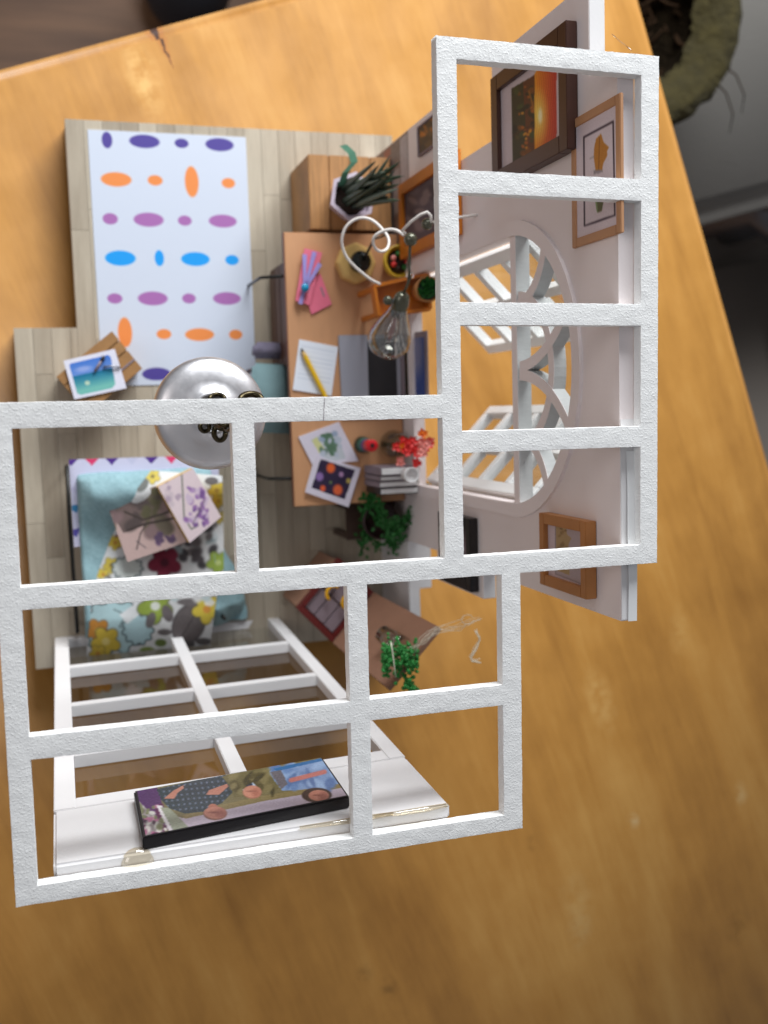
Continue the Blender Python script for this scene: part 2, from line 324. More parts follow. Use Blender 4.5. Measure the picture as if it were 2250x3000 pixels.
# ======================= the table and what lies beyond ==================
TZ = -1.25
pN0, pN1 = U(0, 190, TZ), U(712, 0, TZ); pE0, pE1 = U(1888, 0, TZ), U(2254, 1292, TZ)
dN = _n((pN1-pN0)[:2]); tang = math.atan2(dN[1], dN[0]); dE = np.array([dN[1], -dN[0]])
A2 = np.array([[dN[0], -dE[0]], [dN[1], -dE[1]]]); sN, sE = np.linalg.solve(A2, (pE0+pE1)[:2]/2-pN0[:2]); corner = pN0[:2]+dN*sN
def to_table(px, py): q = (U(px, py, TZ)[:2]-corner); return q.dot(dN)*S, -q.dot(dE)*S
def table_mat():
    N = NT('oiled beech table'); v = N.coord()
    sx = N.n('ShaderNodeSeparateXYZ'); N.l(v, sx.inputs[0]); X, Y = sx.outputs[0], sx.outputs[1]
    broad = N.noise(N.coord((14, 4, 1)), 1.5, 4, .55, .6); fine = N.noise(N.coord((110, 12, 1)), 1.0, 5, .65, .5); flecks = N.noise(N.coord((620, 60, 1)), 1.0, 3, .7)
    mott = N.noise(v, 26, 4, .6)
    t = N.val('ADD', N.val('ADD', N.val('MULTIPLY', broad, .46), N.val('MULTIPLY', fine, .24)), N.val('ADD', N.val('MULTIPLY', flecks, .10), N.val('MULTIPLY', mott, .20)))
    col = N.ramp(t, [(.30, tuple(lin((128, 84, 32)))), (.52, tuple(lin((172, 122, 56)))), (.74, tuple(lin((198, 152, 84))))])
    def stain(cx, cy, r0, ang, el, c, amt, nsc):
        ca, sa = math.cos(ang), math.sin(ang); dx = N.val('SUBTRACT', X, cx); dy = N.val('SUBTRACT', Y, cy)
        p = N.val('ADD', N.val('MULTIPLY', dx, ca), N.val('MULTIPLY', dy, sa)); q = N.val('SUBTRACT', N.val('MULTIPLY', dy, ca), N.val('MULTIPLY', dx, sa))
        d = N.val('SQRT', N.val('ADD', N.val('POWER', N.val('DIVIDE', p, r0*el), 2.), N.val('POWER', N.val('DIVIDE', q, r0), 2.)))
        amt *= .6; k = N.val('MULTIPLY', N.val('SUBTRACT', 1.25, d, True), N.ramp(N.noise(v, nsc, 4, .6), [(.38, 0.), (.60, 1.)]))
        return N.mix(N.val('MULTIPLY', k, amt, True), col, tuple(lin(c)))
    for px, py, r0, el, c, amt, nsc in [(1690, 2640, .0075, 1.9, (206, 174, 116), .5, 160), (1700, 2720, .006, 1.6, (196, 170, 120), .5, 220), (1855, 2405, .003, 1.2, (214, 200, 160), .8, 200),
            (2170, 2330, .004, 1.6, (206, 180, 130), .6, 240), (1760, 2050, .006, 2.6, (214, 176, 112), .6, 200), (1560, 2470, .003, 1.2, (110, 74, 28), .8, 260), (2160, 2720, .006, 1.3, (122, 84, 26), .8, 260),
            (1140, 2895, .004, 1.3, (96, 66, 26), .8, 300), (1070, 2850, .004, 1., (112, 78, 32), .7, 300), (420, 230, .006, 2.4, (226, 186, 120), .7, 180), (1990, 1850, .005, 2.2, (208, 170, 106), .5, 200)]:
        a, b = to_table(px, py); col = stain(a, b, r0, random.uniform(1.2, 1.9), el, c, amt, nsc)
    # the split in the edge of the board
    (x0, y0), (x1, y1) = to_table(448, 62), to_table(512, 205)
    wob = N.val('MULTIPLY', N.val('SUBTRACT', N.noise(v, 260, 3, .6), .5), .003)
    tt = N.val('DIVIDE', N.val('SUBTRACT', Y, y0), y1-y0); cx = N.val('ADD', N.val('ADD', N.val('MULTIPLY', tt, x1-x0), x0), wob)
    d = N.val('ABSOLUTE', N.val('SUBTRACT', X, cx)); wd = N.val('MULTIPLY', N.val('SUBTRACT', 1.0, tt, True), .0011)
    inr = N.val('MULTIPLY', N.val('GREATER_THAN', tt, -.35), N.val('LESS_THAN', tt, 1.))
    ck = N.val('MULTIPLY', N.val('LESS_THAN', d, wd), inr); halo = N.val('MULTIPLY', N.val('LESS_THAN', d, N.val('MULTIPLY', wd, 3.2)), inr)
    col = N.mix(N.val('MULTIPLY', halo, .45), col, tuple(lin((160, 96, 40)))); col = N.mix(ck, col, tuple(lin((58, 28, 12))))
    N.l(col, N.b.inputs['Base Color']); N.l(N.ramp(mott, [(.3, .34), (.7, .5)]), N.b.inputs['Roughness'])
    N.bump(N.val('SUBTRACT', fine, N.val('MULTIPLY', ck, 6.)), .00012, .5); return N.m
mt['table'] = table_mat()
tb = MB().box(-95, 0, -75, 0, -3.2, 0)
to = tb.build('wooden_table', 'table', None, True, .55, 5)
to.location = (corner[0]*S, corner[1]*S, TZ*S); to.rotation_euler.z = tang
tag(to, 'honey coloured solid wood table top with a split in its edge', 'table')
def floor_mat():
    N = NT('dark brown floor boards'); v = N.coord((1, 9, 1), math.radians(20)); f = N.noise(v, 5, 4, .6)
    N.l(N.ramp(f, [(.3, tuple(lin((104, 70, 44)))), (.7, tuple(lin((150, 108, 74))))]), N.b.inputs['Base Color']); N.b.inputs['Roughness'].default_value = .5; return N.m
mt['room_floor'] = floor_mat()
fl = MB().add([(-400, -400, -75), (400, -400, -75), (400, 400, -75), (-400, 400, -75)], [(0, 1, 2, 3)]).build('room_floor', 'room_floor'); fl['kind'] = 'structure'
# bench with the moss pot beside the table
b1, b2 = U(2060, 655, -22), U(2260, 600, -22); bd = _n((b2-b1)[:2]); bn = np.array([-bd[1], bd[0]])
t = thing('upholstered_bench', 'grey upholstered bench beside the table under the mossy pot', 'bench', (*((b1[:2]+b2[:2])/2+bn*14), -75))
def onb(u, v, z): q = b1[:2]+bd*u+bn*v; return (q[0], q[1], z)
MB().box(-22, 34, 0, 40, -29, -22, onb).build('seat', 'bench_grey', t, True, 1.6, 4)
MB().box(-21.6, 33.6, .4, 39.6, -34, -29.1, onb).build('seat_base', 'bench_dark', t, False, .3)
for u_, v_ in ((-20, 2), (31, 2), (-20, 37), (31, 37)): MB().lathe([(1.4, 0), (1.6, 41)], onb(u_, v_, -75), n=14).build('leg', 'chrome', t, True)
p0 = U(2235, 640, -40); tag(MB().tube([p0+np.array([0, 0, -35]), p0, p0+np.array([1.2, -2.5, 2.5]), p0+np.array([3, -12, 3.2]), p0+np.array([5, -24, 3.2]), p0+np.array([5.5, -26, -1]), p0+np.array([5.5, -26, -35])], 1.5, 12).build('metal_stool_tube', 'chrome', None, True), 'dull grey metal tube leg standing on the floor past the table', 'metal leg')
o1_, o2_ = U(2085, 690, -42), U(2330, 640, -42); od = _n((o2_-o1_)[:2]); onn = np.array([od[1], -od[0]])
fo = MB().box(-14, 40, 0, 60, -72, -42, lambda u, v, z: (*(o1_[:2]+od*u+onn*v), z)).build('dark_ottoman', 'bench_dark', None, True, 3., 4); tag(fo, 'dark grey brown ottoman on the floor beside the table', 'ottoman')
pc = U(1874, 8, -14); t = thing('moss_pot', 'round basket pot lined with yellow green moss and dark roots', 'plant pot', (pc[0], pc[1], -22))
m = MB().lathe([(3.2, -8), (5.4, -6.5), (6.5, -3), (6.75, -.6), (6.5, .2), (5.6, .3), (4.7, -.2), (4.0, -1.0)], (pc[0], pc[1], -14), n=72, cap=False)
mm = m.build('moss_wall', 'moss', t, True); me = mm.data
for v in me.vertices:
    q = v.co*240; v.co += Vector((math.sin(q.x*7+q.y*3), math.cos(q.y*6-q.z*4), math.sin(q.z*5+q.x*4)))*.0016*random.uniform(.3, 1.2)
MB().lathe([(4.2, -.8), (4.1, -2.6), (3.0, -3.4), (.01, -3.6)], (pc[0], pc[1], -14), n=40, cap=False).build('soil', 'dark_earth', t, True)
m = MB()
for _ in range(70):
    a = random.uniform(0, 6.28); r0 = random.uniform(.2, 4.6); p = np.array([pc[0]+r0*math.cos(a), pc[1]+r0*math.sin(a), -17.2]); pts = [p]
    for k in range(5): p = p+np.array([random.uniform(-.9, .9), random.uniform(-.9, .9), random.uniform(-.1, .8)]); pts.append(p)
    m.tube(pts, [.22, .19, .16, .12, .09, .05], 6)
m.build('roots', 'root_dark', t, True, kind='stuff')
m = MB()
for a in (-.62, -.45):
    p = np.array([pc[0]+6.4*math.cos(a), pc[1]+6.4*math.sin(a), -14.5]); o2 = np.array([math.cos(a-.3), math.sin(a-.3), 0])
    m.tube([p, p+o2*.9+np.array([0, 0, .3]), p+o2*1.7+np.array([.2, -.4, 0]), p+o2*2.2+np.array([.1, -.9, -.6])], [.06, .05, .04, .02], 5)
m.build('loose_roots', 'root_dark', t, True, kind='stuff')
pb = U(520, -20, -55); t = MB().lathe([(2, 0), (4., 2), (4.4, 5), (3.4, 8), (1.6, 10), (.5, 10.6)], (pb[0]+3, pb[1]+7, -75), n=24).build('dark_bag', 'bag', None, True)
tag(t, 'dark grey slumped bag on the brown floor behind the table', 'bag')

# ======================= the doll house ==================================
house = thing('dollhouse', 'open miniature house with white roof frame and mauve arched wall on the table', 'dollhouse', (5.5, 0, TZ))
fp = MB().prism([(-1.33, -8.88), (12.62, -8.88), (12.62, 10.23), (.78, 10.23), (.78, 3.14), (-1.33, 3.14)], TZ, -.10).build('floor_panel', 'plank', house)
x = -1.33; col_i = 0
while x < 12.6:
    x1 = min(x+.62, 12.62); x1 = .78 if x < .78 < x1+.2 else x1
    y1 = 10.23 if x >= .77 else 3.14; y = -8.88+random.uniform(-4.5, -.5)
    while y < y1:
        ye = y+random.uniform(4., 6.5); a, b = max(y, -8.88), min(ye, y1)
        if y1-b < .7: b = y1; ye = y1
        if b-a > .3:
            o = MB().box(x+.006, x1-.006, a+.006, b-.006, -.10, 0).build('plank', 'plank', house); o.parent = fp
        y = ye
    x = x1
# --- arched wall at x = 11.68 --------------------------------------------
WX, WT = 11.68, .40
def WR(y, z, d): return (WX+WT-d, y, z)     # d grows towards the room
cy, cz, r_in, r_out = .87, 12.45, 3.55, 3.92
wall = MB()
def strip(y0, y1, z0, z1): wall.box(y0, y1, z0, z1, 0, WT, WR)
strip(4.42, 9.23, 0, 7.65); strip(4.42, 7.15, 7.65, 11.5); strip(4.42, 9.23, 11.5, 16.8); strip(4.42, 7.2, 16.8, 18)
strip(-2.68, 4.42, 0, 4.3); strip(-4.75, -2.68, 0, 6.3); strip(-5.72, -2.68, 6.3, 10.15); strip(-4.89, -2.68, 10.15, 18)
na = 28; ang = [math.pi*i/na for i in range(na+1)]
for i in range(na):
    ya, yb = cy+r_in*math.cos(ang[i]), cy+r_in*math.cos(ang[i+1]); za, zb = cz+r_in*math.sin(ang[i]), cz+r_in*math.sin(ang[i+1])
    wall.hexa([WR(ya, za, 0), WR(ya, 18, 0), WR(yb, 18, 0), WR(yb, zb, 0)], [WR(ya, za, WT), WR(ya, 18, WT), WR(yb, 18, WT), WR(yb, zb, WT)])
aw = wall.build('arched_wall', 'mauve', house)
for y0, y1, z0, z1, in ((-4.86, -.4, 18.0, 18.02), (7.24, 9.2, 16.8, 16.82), (-5.70, -4.92, 10.15, 10.17)): MB().box(y0, y1, z0, z1, .01, WT-.015, WR).build('cut_edge', 'smooth_white', house).parent = aw   # white cut edges, 0.2 mm proud
m = MB(); rq = lambda r, a, d: WR(cy+r*math.cos(a), cz+r*math.sin(a), d)
V = [rq(r, a, d) for r, d in ((r_in-.01, WT), (r_out, WT), (r_out, WT+.09), (r_in-.01, WT+.09)) for a in ang]; n1 = na+1
F = [(k*n1+i, k*n1+i+1, ((k+1) % 4)*n1+i+1, ((k+1) % 4)*n1+i) for k in range(4) for i in range(na)]+[(0, n1, 2*n1, 3*n1), (na, na+n1, na+2*n1, na+3*n1)]
m.add(V, F).build('arch_trim', 'mauve', house).parent = aw
for y0, y1 in ((cy+r_in-.01, cy+r_out), (cy-r_out, cy-r_in+.01)): MB().box(y0, y1, 4.3, cz-.012, WT, WT+.07, WR).build('jamb_trim', 'mauve', house, False, .02).parent = aw
# bricks printed along the foot of the wall
Pt = bil(WR(9.2, 4.5, WT+.01), WR(4.8, 4.5, WT+.01), WR(4.8, .02, WT+.01), WR(9.2, .02, WT+.01), 150, 150)
pa = Paint(Pt[..., 1], Pt[..., 2], (128, 116, 112)); kk = 0
for rI in range(5):
    yb = 9.2-(.9 if rI % 2 else 0)+.0
    while yb > 4:
        c = random.choice([(150, 100, 86), (176, 166, 164), (160, 152, 150), (134, 84, 72), (178, 172, 176), (120, 100, 92)]); pa.poly([(yb-.06, rI*.9+.06), (yb-1.55, rI*.9+.06), (yb-1.55, rI*.9+.86), (yb-.06, rI*.9+.86)], c); yb -= 1.6
pa.grain(5, 3); o = sheet('brick_print', Pt, pa.C, 'print', house); o.parent = aw
# fanlight tracery
fan = MB().box(cy-r_in, cy+r_in, cz, cz+.34, .0, WT-.01, WR).build('fanlight', 'ply', house)
MB().box(cy-r_in+.02, cy+r_in-.02, cz+.005, cz+.335, WT-.01, WT+.0, WR).build('fanlight_face', 'mauve', house).parent = fan
ARC = [0]
def arc_bar(pts, wd):
    ARC[0] += .006; e_ = ARC[0]
    for nm, d0, d1, mat_ in (('tracery', .01+e_, WT-.06+e_, 'ply'), ('tracery_face', WT-.06+e_, WT-.045+e_, 'mauve')):
        mb = MB(); P2 = [np.array(p) for p in pts]
        L = []
        for i, p in enumerate(P2):
            tt = _n(P2[min(i+1, len(P2)-1)]-P2[max(i-1, 0)]); nn = np.array([-tt[1], tt[0]])*wd/2; L.append((p+nn, p-nn))
        n = len(L); V = [WR(*l[0], d0) for l in L]+[WR(*l[1], d0) for l in L]+[WR(*l[0], d1) for l in L]+[WR(*l[1], d1) for l in L]
        F = []
        for i in range(n-1): F += [(i, i+1, n+i+1, n+i), (2*n+i, 3*n+i, 3*n+i+1, 2*n+i+1), (i, 2*n+i, 2*n+i+1, i+1), (n+i, n+i+1, 3*n+i+1, 3*n+i)]
        F += [(0, n, 3*n, 2*n), (n-1, 3*n-1, 4*n-1, 2*n-1)]
        mb.add(V, F).build(nm, mat_, house).parent = fan
def arcpts(c, r, a0, a1, n=16): return [(c[0]+r*math.cos(math.radians(a0+(a1-a0)*i/n)), c[1]+r*math.sin(math.radians(a0+(a1-a0)*i/n))) for i in range(n+1)]
zb = cz+.3
arc_bar(arcpts((cy, zb), 1.93, 2, 178, 30), .29)
for sg in (1, -1):
    f = lambda L: [(cy+sg*(p[0]-cy), p[1]) for p in L]
    arc_bar(f(arcpts((cy+3.45, zb-.05), 1.72, 178, 108, 14)), .29)
    arc_bar(f(arcpts((cy+3.75, zb), 3.65, 178, 118, 16)), .29)
m = MB(); pv = [(cy+(r_in-.05)*math.cos(a), cz+(r_in-.05)*math.sin(a)) for a in ang]; m.add([WR(a, b, .006) for a, b in pv], [tuple(range(len(pv)))]); m.build('fanlight_pane', 'pane', house).parent = fan
# casements, opened outwards at 45 degrees
def casement(hy, sg):
    d = np.array([math.cos(math.radians(45)), -sg*math.sin(math.radians(45))]); nrm = np.array([-d[1], d[0]])*sg
    def f(s_, dd, z): q = np.array([WX+WT+.06, hy])+d*s_+nrm*dd; return (q[0], q[1], z)
    c = MB().box(0, .36, -.16, .16, 4.42, 12.75, f).build('casement', 'white', house, False, .02)
    for s0, s1 in ((1.55, 1.84), (3.14, 3.5)): MB().box(s0, s1, -.16, .16, 4.42, 12.75, f).build('stile', 'white', house, False, .02).parent = c
    for z0 in (4.42, 6.42, 8.46, 10.44, 12.42):
        for s0, s1 in ((.36, 1.55), (1.84, 3.14)): MB().box(s0, s1, -.155, .155, z0, z0+.33, f).build('rail', 'white', house, False, .015).parent = c
    MB().add([f(.1, 0, 4.6), f(3.4, 0, 4.6), f(3.4, 0, 12.6), f(.1, 0, 12.6)], [(0, 1, 2, 3)]).build('pane', 'pane', house).parent = c
casement(4.36, 1); casement(-2.62, -1)
# low ledge wall
MB().prism([(WX+.005, -8.2), (WX+.42, -8.2), (WX+.42, -6.55), (12.56, -6.55), (12.56, -4.3), (WX+.36, -4.3), (WX+.36, -4.78), (WX+.005, -4.78)], 0.005, 3.25).build('ledge_wall', 'smooth_white', house, False, .02)
# paper strips peeling from the wall top
m = MB(); pts = [(-1.1, 18.03, .04), (-2.0, 18.05, .05), (-3.0, 18.08, .03), (-4.0, 18.07, .06), (-4.9, 18.05, .05)]
for (y0, z0, e0), (y1, z1, e1) in zip(pts[:-1], pts[1:]): m.add([(WX+.10+e0, y0, z0), (WX+.36, y0, z0+.02), (WX+.36, y1, z1+.02), (WX+.10+e1, y1, z1)], [(0, 1, 2, 3)])
m.add([(WX+.15, -3.55, 18.06), (WX+.37, -3.55, 18.06), (WX+.37, -4.88, 17.99), (WX+.22, -4.88, 17.99)], [(0, 1, 2, 3)])
m.build('peeling_paper', 'paper', house).parent = aw
# --- window wall, leaning out a little ------------------------------------
def WB(x, h, d):
    z = h-.056*(x+.6)*min(1., max(0., (18-h)/3.))
    return (x, -7.79-.0395*h+d, z+.0395*d)
def wbx(x0, x1, h0, h1, d0, d1):            # h = height along the wall, d = towards the room
    return [WB(x0, h0, d0), WB(x1, h0, d0), WB(x1, h0, d1), WB(x0, h0, d1)], [WB(x0, h1, d0), WB(x1, h1, d0), WB(x1, h1, d1), WB(x0, h1, d1)]
ww = MB().hexa(*wbx(-.62, 7.5, 15.42, 18.0, -.34, .004)).build('window_wall', 'smooth_white', house, False, .06, 3)
for x0, x1 in ((-.62, -.16), (7.08, 7.5)): MB().hexa(*wbx(x0, x1, 0.01, 15.4, -.34, 0)).build('stile', 'smooth_white', house, False, .02).parent = ww
for x0, x1 in ((-.16, 3.31), (3.71, 7.08)):
    for h0, h1 in ((.01, .4), (3.86, 4.2), (7.86, 8.2), (11.86, 12.2), (14.86, 15.4)): MB().hexa(*wbx(x0, x1, h0, h1, -.335, -.006)).build('rail', 'smooth_white', house, False, .015).parent = ww
MB().hexa(*wbx(3.31, 3.71, .4, 14.86, -.33, .0)).build('mullion', 'smooth_white', house, False, .02).parent = ww
MB().add([WB(-.3, .2, -.35), WB(7.2, .2, -.35), WB(7.2, 15.1, -.35), WB(-.3, 15.1, -.35)], [(0, 1, 2, 3)]).build('pane', 'pane', house).parent = ww
# --- roof frame ------------------------------------------------------------
solid = [(7.43, 12.45, -3.48, 7.32), (-1.24, 7.86, -3.48, .30), (-1.24, 9.14, -9.08, -3.05)]
holes = [(7.86, 12.02, a, b) for a, b in ((4.77, 6.90), (2.16, 4.32), (-.45, 1.70), (-3.05, -.90))]+[(-.83, 3.13, -3.05, -.17), (3.57, 7.43, -3.05, -.17)]
holes += [(x0, x1, a, b) for x0, x1 in ((-.83, 5.33), (5.75, 8.70)) for a, b in ((-5.85, -3.48), (-8.72, -6.30))]
def refine(L, st):
    L = sorted(set(round(v, 4) for v in L)); out = []
    for a, b in zip(L[:-1], L[1:]):
        n = max(1, int(round((b-a)/st))); out += [a+(b-a)*i/n for i in range(n)]
    return out+[L[-1]]
xs = refine([v for r in solid+holes for v in r[:2]], .075); ys = refine([v for r in solid+holes for v in r[2:]], .075)
inside = lambda x, y: any(a < x < b and c < y < d for a, b, c, d in solid) and not any(a < x < b and c < y < d for a, b, c, d in holes)
bm = bmesh.new(); vt = {}
def gv(i, j):
    if (i, j) not in vt: vt[i, j] = bm.verts.new((xs[i], ys[j], 18.3))
    return vt[i, j]
fcs = []
for i in range(len(xs)-1):
    for j in range(len(ys)-1):
        if inside((xs[i]+xs[i+1])/2, (ys[j]+ys[j+1])/2): fcs.append(bm.faces.new([gv(i, j), gv(i+1, j), gv(i+1, j+1), gv(i, j+1)]))
bound = [e for e in bm.edges if len(e.link_faces) == 1]
steps = [18.3, 18.275, 18.16, 18.02]; ring = {}
prevv = {v: v for e in bound for v in e.verts}; alle = [(e.verts[0], e.verts[1]) for e in bound]
for z in steps[1:]:
    nxt = {v: bm.verts.new((v.co.x, v.co.y, z)) for v in prevv}
    for a, b in alle: bm.faces.new([prevv[a], prevv[b], nxt[b], nxt[a]])
    prevv = nxt if False else {k: nxt[k] for k in prevv}
rim = set(v for e in bound for v in e.verts)
for e in bound: e.smooth = False
sides = [e for e in bm.edges if len(e.link_faces) == 2 and e.calc_face_angle(0) > .6]
for e in sides: e.smooth = False
bmesh.ops.recalc_face_normals(bm, faces=bm.faces)
ph = rng.uniform(0, 6.28, 8)
from mathutils import noise as mn
dirs = {}
for v in rim:                               # round the arris: pull the rim a touch inwards and down
    n = Vector((0, 0, 0))
    for e in v.link_edges:
        if len(e.link_faces) == 2 and all(abs(q.co.z-18.3) < 1e-6 for q in e.verts):
            for q in e.verts:
                if q is not v and q not in rim: n += (q.co-v.co).normalized()
    dirs[v] = n
for v in bm.verts:
    q = v.co.copy(); f = 1. if abs(q.z-18.3) < 1e-6 else .8
    d3 = Vector((mn.noise(q*5), mn.noise(q*5+Vector((9, 3, 1))), mn.noise(q*6+Vector((3, 8, 5)))))
    d4 = Vector((mn.noise(q*13), mn.noise(q*13+Vector((4, 3, 1))), mn.noise(q*14+Vector((7, 8, 5)))))
    v.co = q+d3*.006*f+d4*.006*f
for v, n in dirs.items(): v.co += Vector((n.x*.006, n.y*.006, -.004))
rot = -.0088
for v in bm.verts: a, b = v.co.x, v.co.y; v.co.x = a-rot*b; v.co.y = b+rot*a
base = Vector(BASE[house.name])
for v in bm.verts: v.co = (v.co-base)*S
me = bpy.data.meshes.new('roof_frame'); bm.to_mesh(me); bm.free(); me.materials.append(mt['white']); me.polygons.foreach_set('use_smooth', [True]*len(me.polygons))
rf = bpy.data.objects.new('roof_frame', me); scn.collection.objects.link(rf); rf.parent = house; BASE[rf.name] = BASE[house.name]
q0, q1 = U(951, 1166, 18.309), U(948, 1234, 18.309); n_ = np.array([.004, 0, 0]); MB().slab([q0-n_, q0+n_, q1+n_, q1-n_], 18.29, 18.309).build('joint_line', 'grey_card', house).parent = rf
# glue
m = MB(); m.ball(U(403, 2530, 17.95), .33, 14, .55); m.build('glue_drop', 'glue', house, True)
for L in ([(4.2, 18.0), (5.0, 18.05), (5.5, 18.04), (6.2, 18.02)], [(5.8, 18.0), (6.3, 18.06), (6.9, 18.06), (7.45, 18.0)]):
    MB().tube([(x_, -8.50, z_) for x_, z_ in L], [.03, .06, .07, .04], 8).build('glue_bead', 'glue', house, True)
gs = [UX(1795, 85, 12.0)+np.array([0, 0, 0]), UX(1825, 120, 12.15), UX(1850, 135, 12.2), UX(1862, 150, 12.2)]; MB().tube([U(1793, 100, 16.9), U(1815, 120, 17.3), U(1832, 132, 17.5), U(1850, 148, 17.9)], .012, 5).build('glue_string', 'glue', house, True)

# ======================= pictures on the arched wall ======================
def picture(name, label, y0, y1, z0, z1, fw, fm, dep, paint, k, mat_w=0., gloss=False):
    """frame y0>y1 north to south; paint(Paint) in photo-crop coordinates k"""
    t = thing(name, label, 'picture', (WX-dep/2, (y0+y1)/2, z0))
    d0, d1 = WT+.012, WT+dep
    m = MB()
    m.box(y1, y0, z0, z0+fw, d0, d1, WR); m.box(y1, y0, z1-fw, z1, d0, d1, WR); m.box(y1, y1+fw, z0+fw, z1-fw, d0, d1, WR); m.box(y0-fw, y0, z0+fw, z1-fw, d0, d1, WR)
    m.build('frame', fm, t, False, .015)
    MB().box(y1+.02, y0-.02, z0+.02, z1-.02, d0, d0+.05, WR).build('backing', 'paper', t)
    dd = d0+dep*.55; a = [WR(y0-fw, z0+fw, dd), WR(y0-fw, z1-fw, dd), WR(y1+fw, z1-fw, dd), WR(y1+fw, z0+fw, dd)]
    Pt = bil(*a, 120, 120); p = Paint(*Z(*k)(Pt), (196, 180, 184)); paint(p); p.blur(1); p.grain(3); sheet('print', Pt, p.C, 'print_gloss' if gloss else 'print', t)
    return t
kA = (1300, 50, 600/1659); kB = (1300, 600, 600/1659); kC = (1300, 1150, 600/1659); kD = (1080, 300, 220/1659)
def sunset(p):
    p.C[:] = (206, 192, 196)
    p.poly([(548, 580), (735, 470), (735, 1110), (560, 1210)], (52, 52, 30)); p.poly([(640, 530), (735, 470), (740, 1100), (680, 1135)], (96, 52, 26))
    p.poly([(735, 470), (910, 230), (912, 1030), (735, 1110)], (206, 84, 36))
    M_ = p.mask([(735, 460), (912, 225), (914, 1030), (735, 1112)]); t_ = np.clip((p.X-735)/175, 0, 1); r = np.clip(np.hypot((p.X-770)/90, (p.Y-800)/260), 0, 1)[..., None]
    base = (np.array([236, 150, 30.])*(1-t_[..., None])+np.array([196, 52, 40.])*t_[..., None]); c = np.array([250, 226, 110.])*(1-r)+base*r; st = 14*np.sin(p.X*.35+np.sin(p.Y*.02)*3)[..., None]
    p.C = np.where(M_[..., None], c+st, p.C); p.ell(782, 800, 16, 60, (252, 240, 190), 0, .8)
    M2 = p.mask([(548, 580), (735, 470), (735, 1110), (560, 1210)]); keep = p.C.copy()
    p.blobs(26, (560, 560, 735, 1180), 26, [(60, 72, 34), (40, 44, 28), (120, 70, 24), (72, 66, 30), (30, 34, 24)]); p.blobs(16, (600, 560, 730, 1180), 14, [(196, 124, 28), (170, 92, 26), (210, 140, 40)])
    p.line([(690, 600), (745, 800)], 14, (150, 96, 30)); p.line([(560, 960), (740, 860)], 10, (70, 44, 24)); p.C = np.where(M2[..., None], p.C, keep)
    p.poly([(560, 1200), (912, 1030), (912, 1080), (560, 1240)], (206, 192, 190))
picture('sunset_painting', 'sunset painting of an orange sun in a deep dark walnut frame', 8.56, 5.74, 12.05, 16.3, .40, 'frame_brown', .30, sunset, kA)
def leafp(p):
    p.C[:] = (216, 202, 208)
    q = [(1135, 975), (1372, 845), (1386, 1606), (1140, 1690)]; p.line(q+[q[0]], 12, (44, 30, 44))
    p.poly([(1235, 985), (1275, 945), (1290, 1000), (1300, 1020), (1340, 1055), (1322, 1085), (1325, 1120), (1290, 1190), (1285, 1235), (1230, 1245), (1215, 1130), (1220, 1050)], (190, 124, 40))
    p.line([(1262, 975), (1255, 1240)], 6, (140, 84, 26)); p.line([(1185, 1145), (1220, 1130)], 8, (150, 140, 140)); p.poly([(1215, 1240), (1285, 1235), (1290, 1255), (1215, 1275)], (150, 140, 146))
    p.poly([(1225, 1480), (1295, 1490), (1280, 1570), (1245, 1585)], (92, 96, 56)); p.poly([(1225, 1480), (1240, 1480), (1250, 1585), (1240, 1580)], (130, 150, 100))
picture('leaf_print', 'two dried leaves framed in pale tan wood with a black inner line', 6.42, 3.55, 16.1, 18.28, .20, 'frame_tan', .10, leafp, kA)
def goldp(p):
    p.C[:] = (206, 190, 196); q = [(880, 1020), (1195, 1100), (1195, 1620), (885, 1500)]
    p.poly([(905, 1060), (1165, 1130), (1170, 1570), (905, 1470)], (178, 162, 166)); p.line([(905, 1060), (1165, 1130), (1170, 1570), (905, 1470), (905, 1060)], 7, (140, 128, 132))
    p.poly([(910, 1062), (985, 1085), (1000, 1150), (1035, 1180), (1010, 1230), (1020, 1480), (910, 1440)], (174, 146, 104)); p.blobs(18, (915, 1080, 1010, 1440), 16, [(150, 120, 76), (190, 164, 120), (136, 108, 72)])
picture('sculpture_print', 'small golden sculpture print in a honey wood box frame', -2.74, -4.56, 14.55, 16.95, .26, 'frame_gold', .3, goldp, kC)
def darkp(p): p.C[:] = (60, 52, 58); p.ell(200, 1250, 40, 120, (150, 130, 140), 0, .8)
picture('black_framed_picture', 'black framed dark picture low on the mauve wall near the ledge', -3.34, -5.56, 7.2, 9.85, .34, 'black', .28, darkp, kC)
def orangep(p): p.C[:] = (88, 76, 84); p.blobs(14, (900, 1900, 1500, 2900), 120, [(110, 96, 104), (70, 58, 66), (130, 112, 112)])
t = picture('orange_framed_picture', 'dim grey picture in an orange wood frame above the spiky plant', 7.48, 5.02, 4.1, 9.2, .36, 'frame_orange', .28, orangep, kD)
def smallp(p): p.C[:] = (96, 70, 40); p.blobs(30, (1160, 350, 1500, 1150), 60, [(190, 112, 30), (70, 50, 30), (150, 90, 30), (60, 44, 34)])
picture('autumn_picture', 'small unframed brown and orange autumn picture high on the mauve wall', 9.0, 8.05, 5.7, 7.5, .06, 'grey_card', .12, smallp, kD)

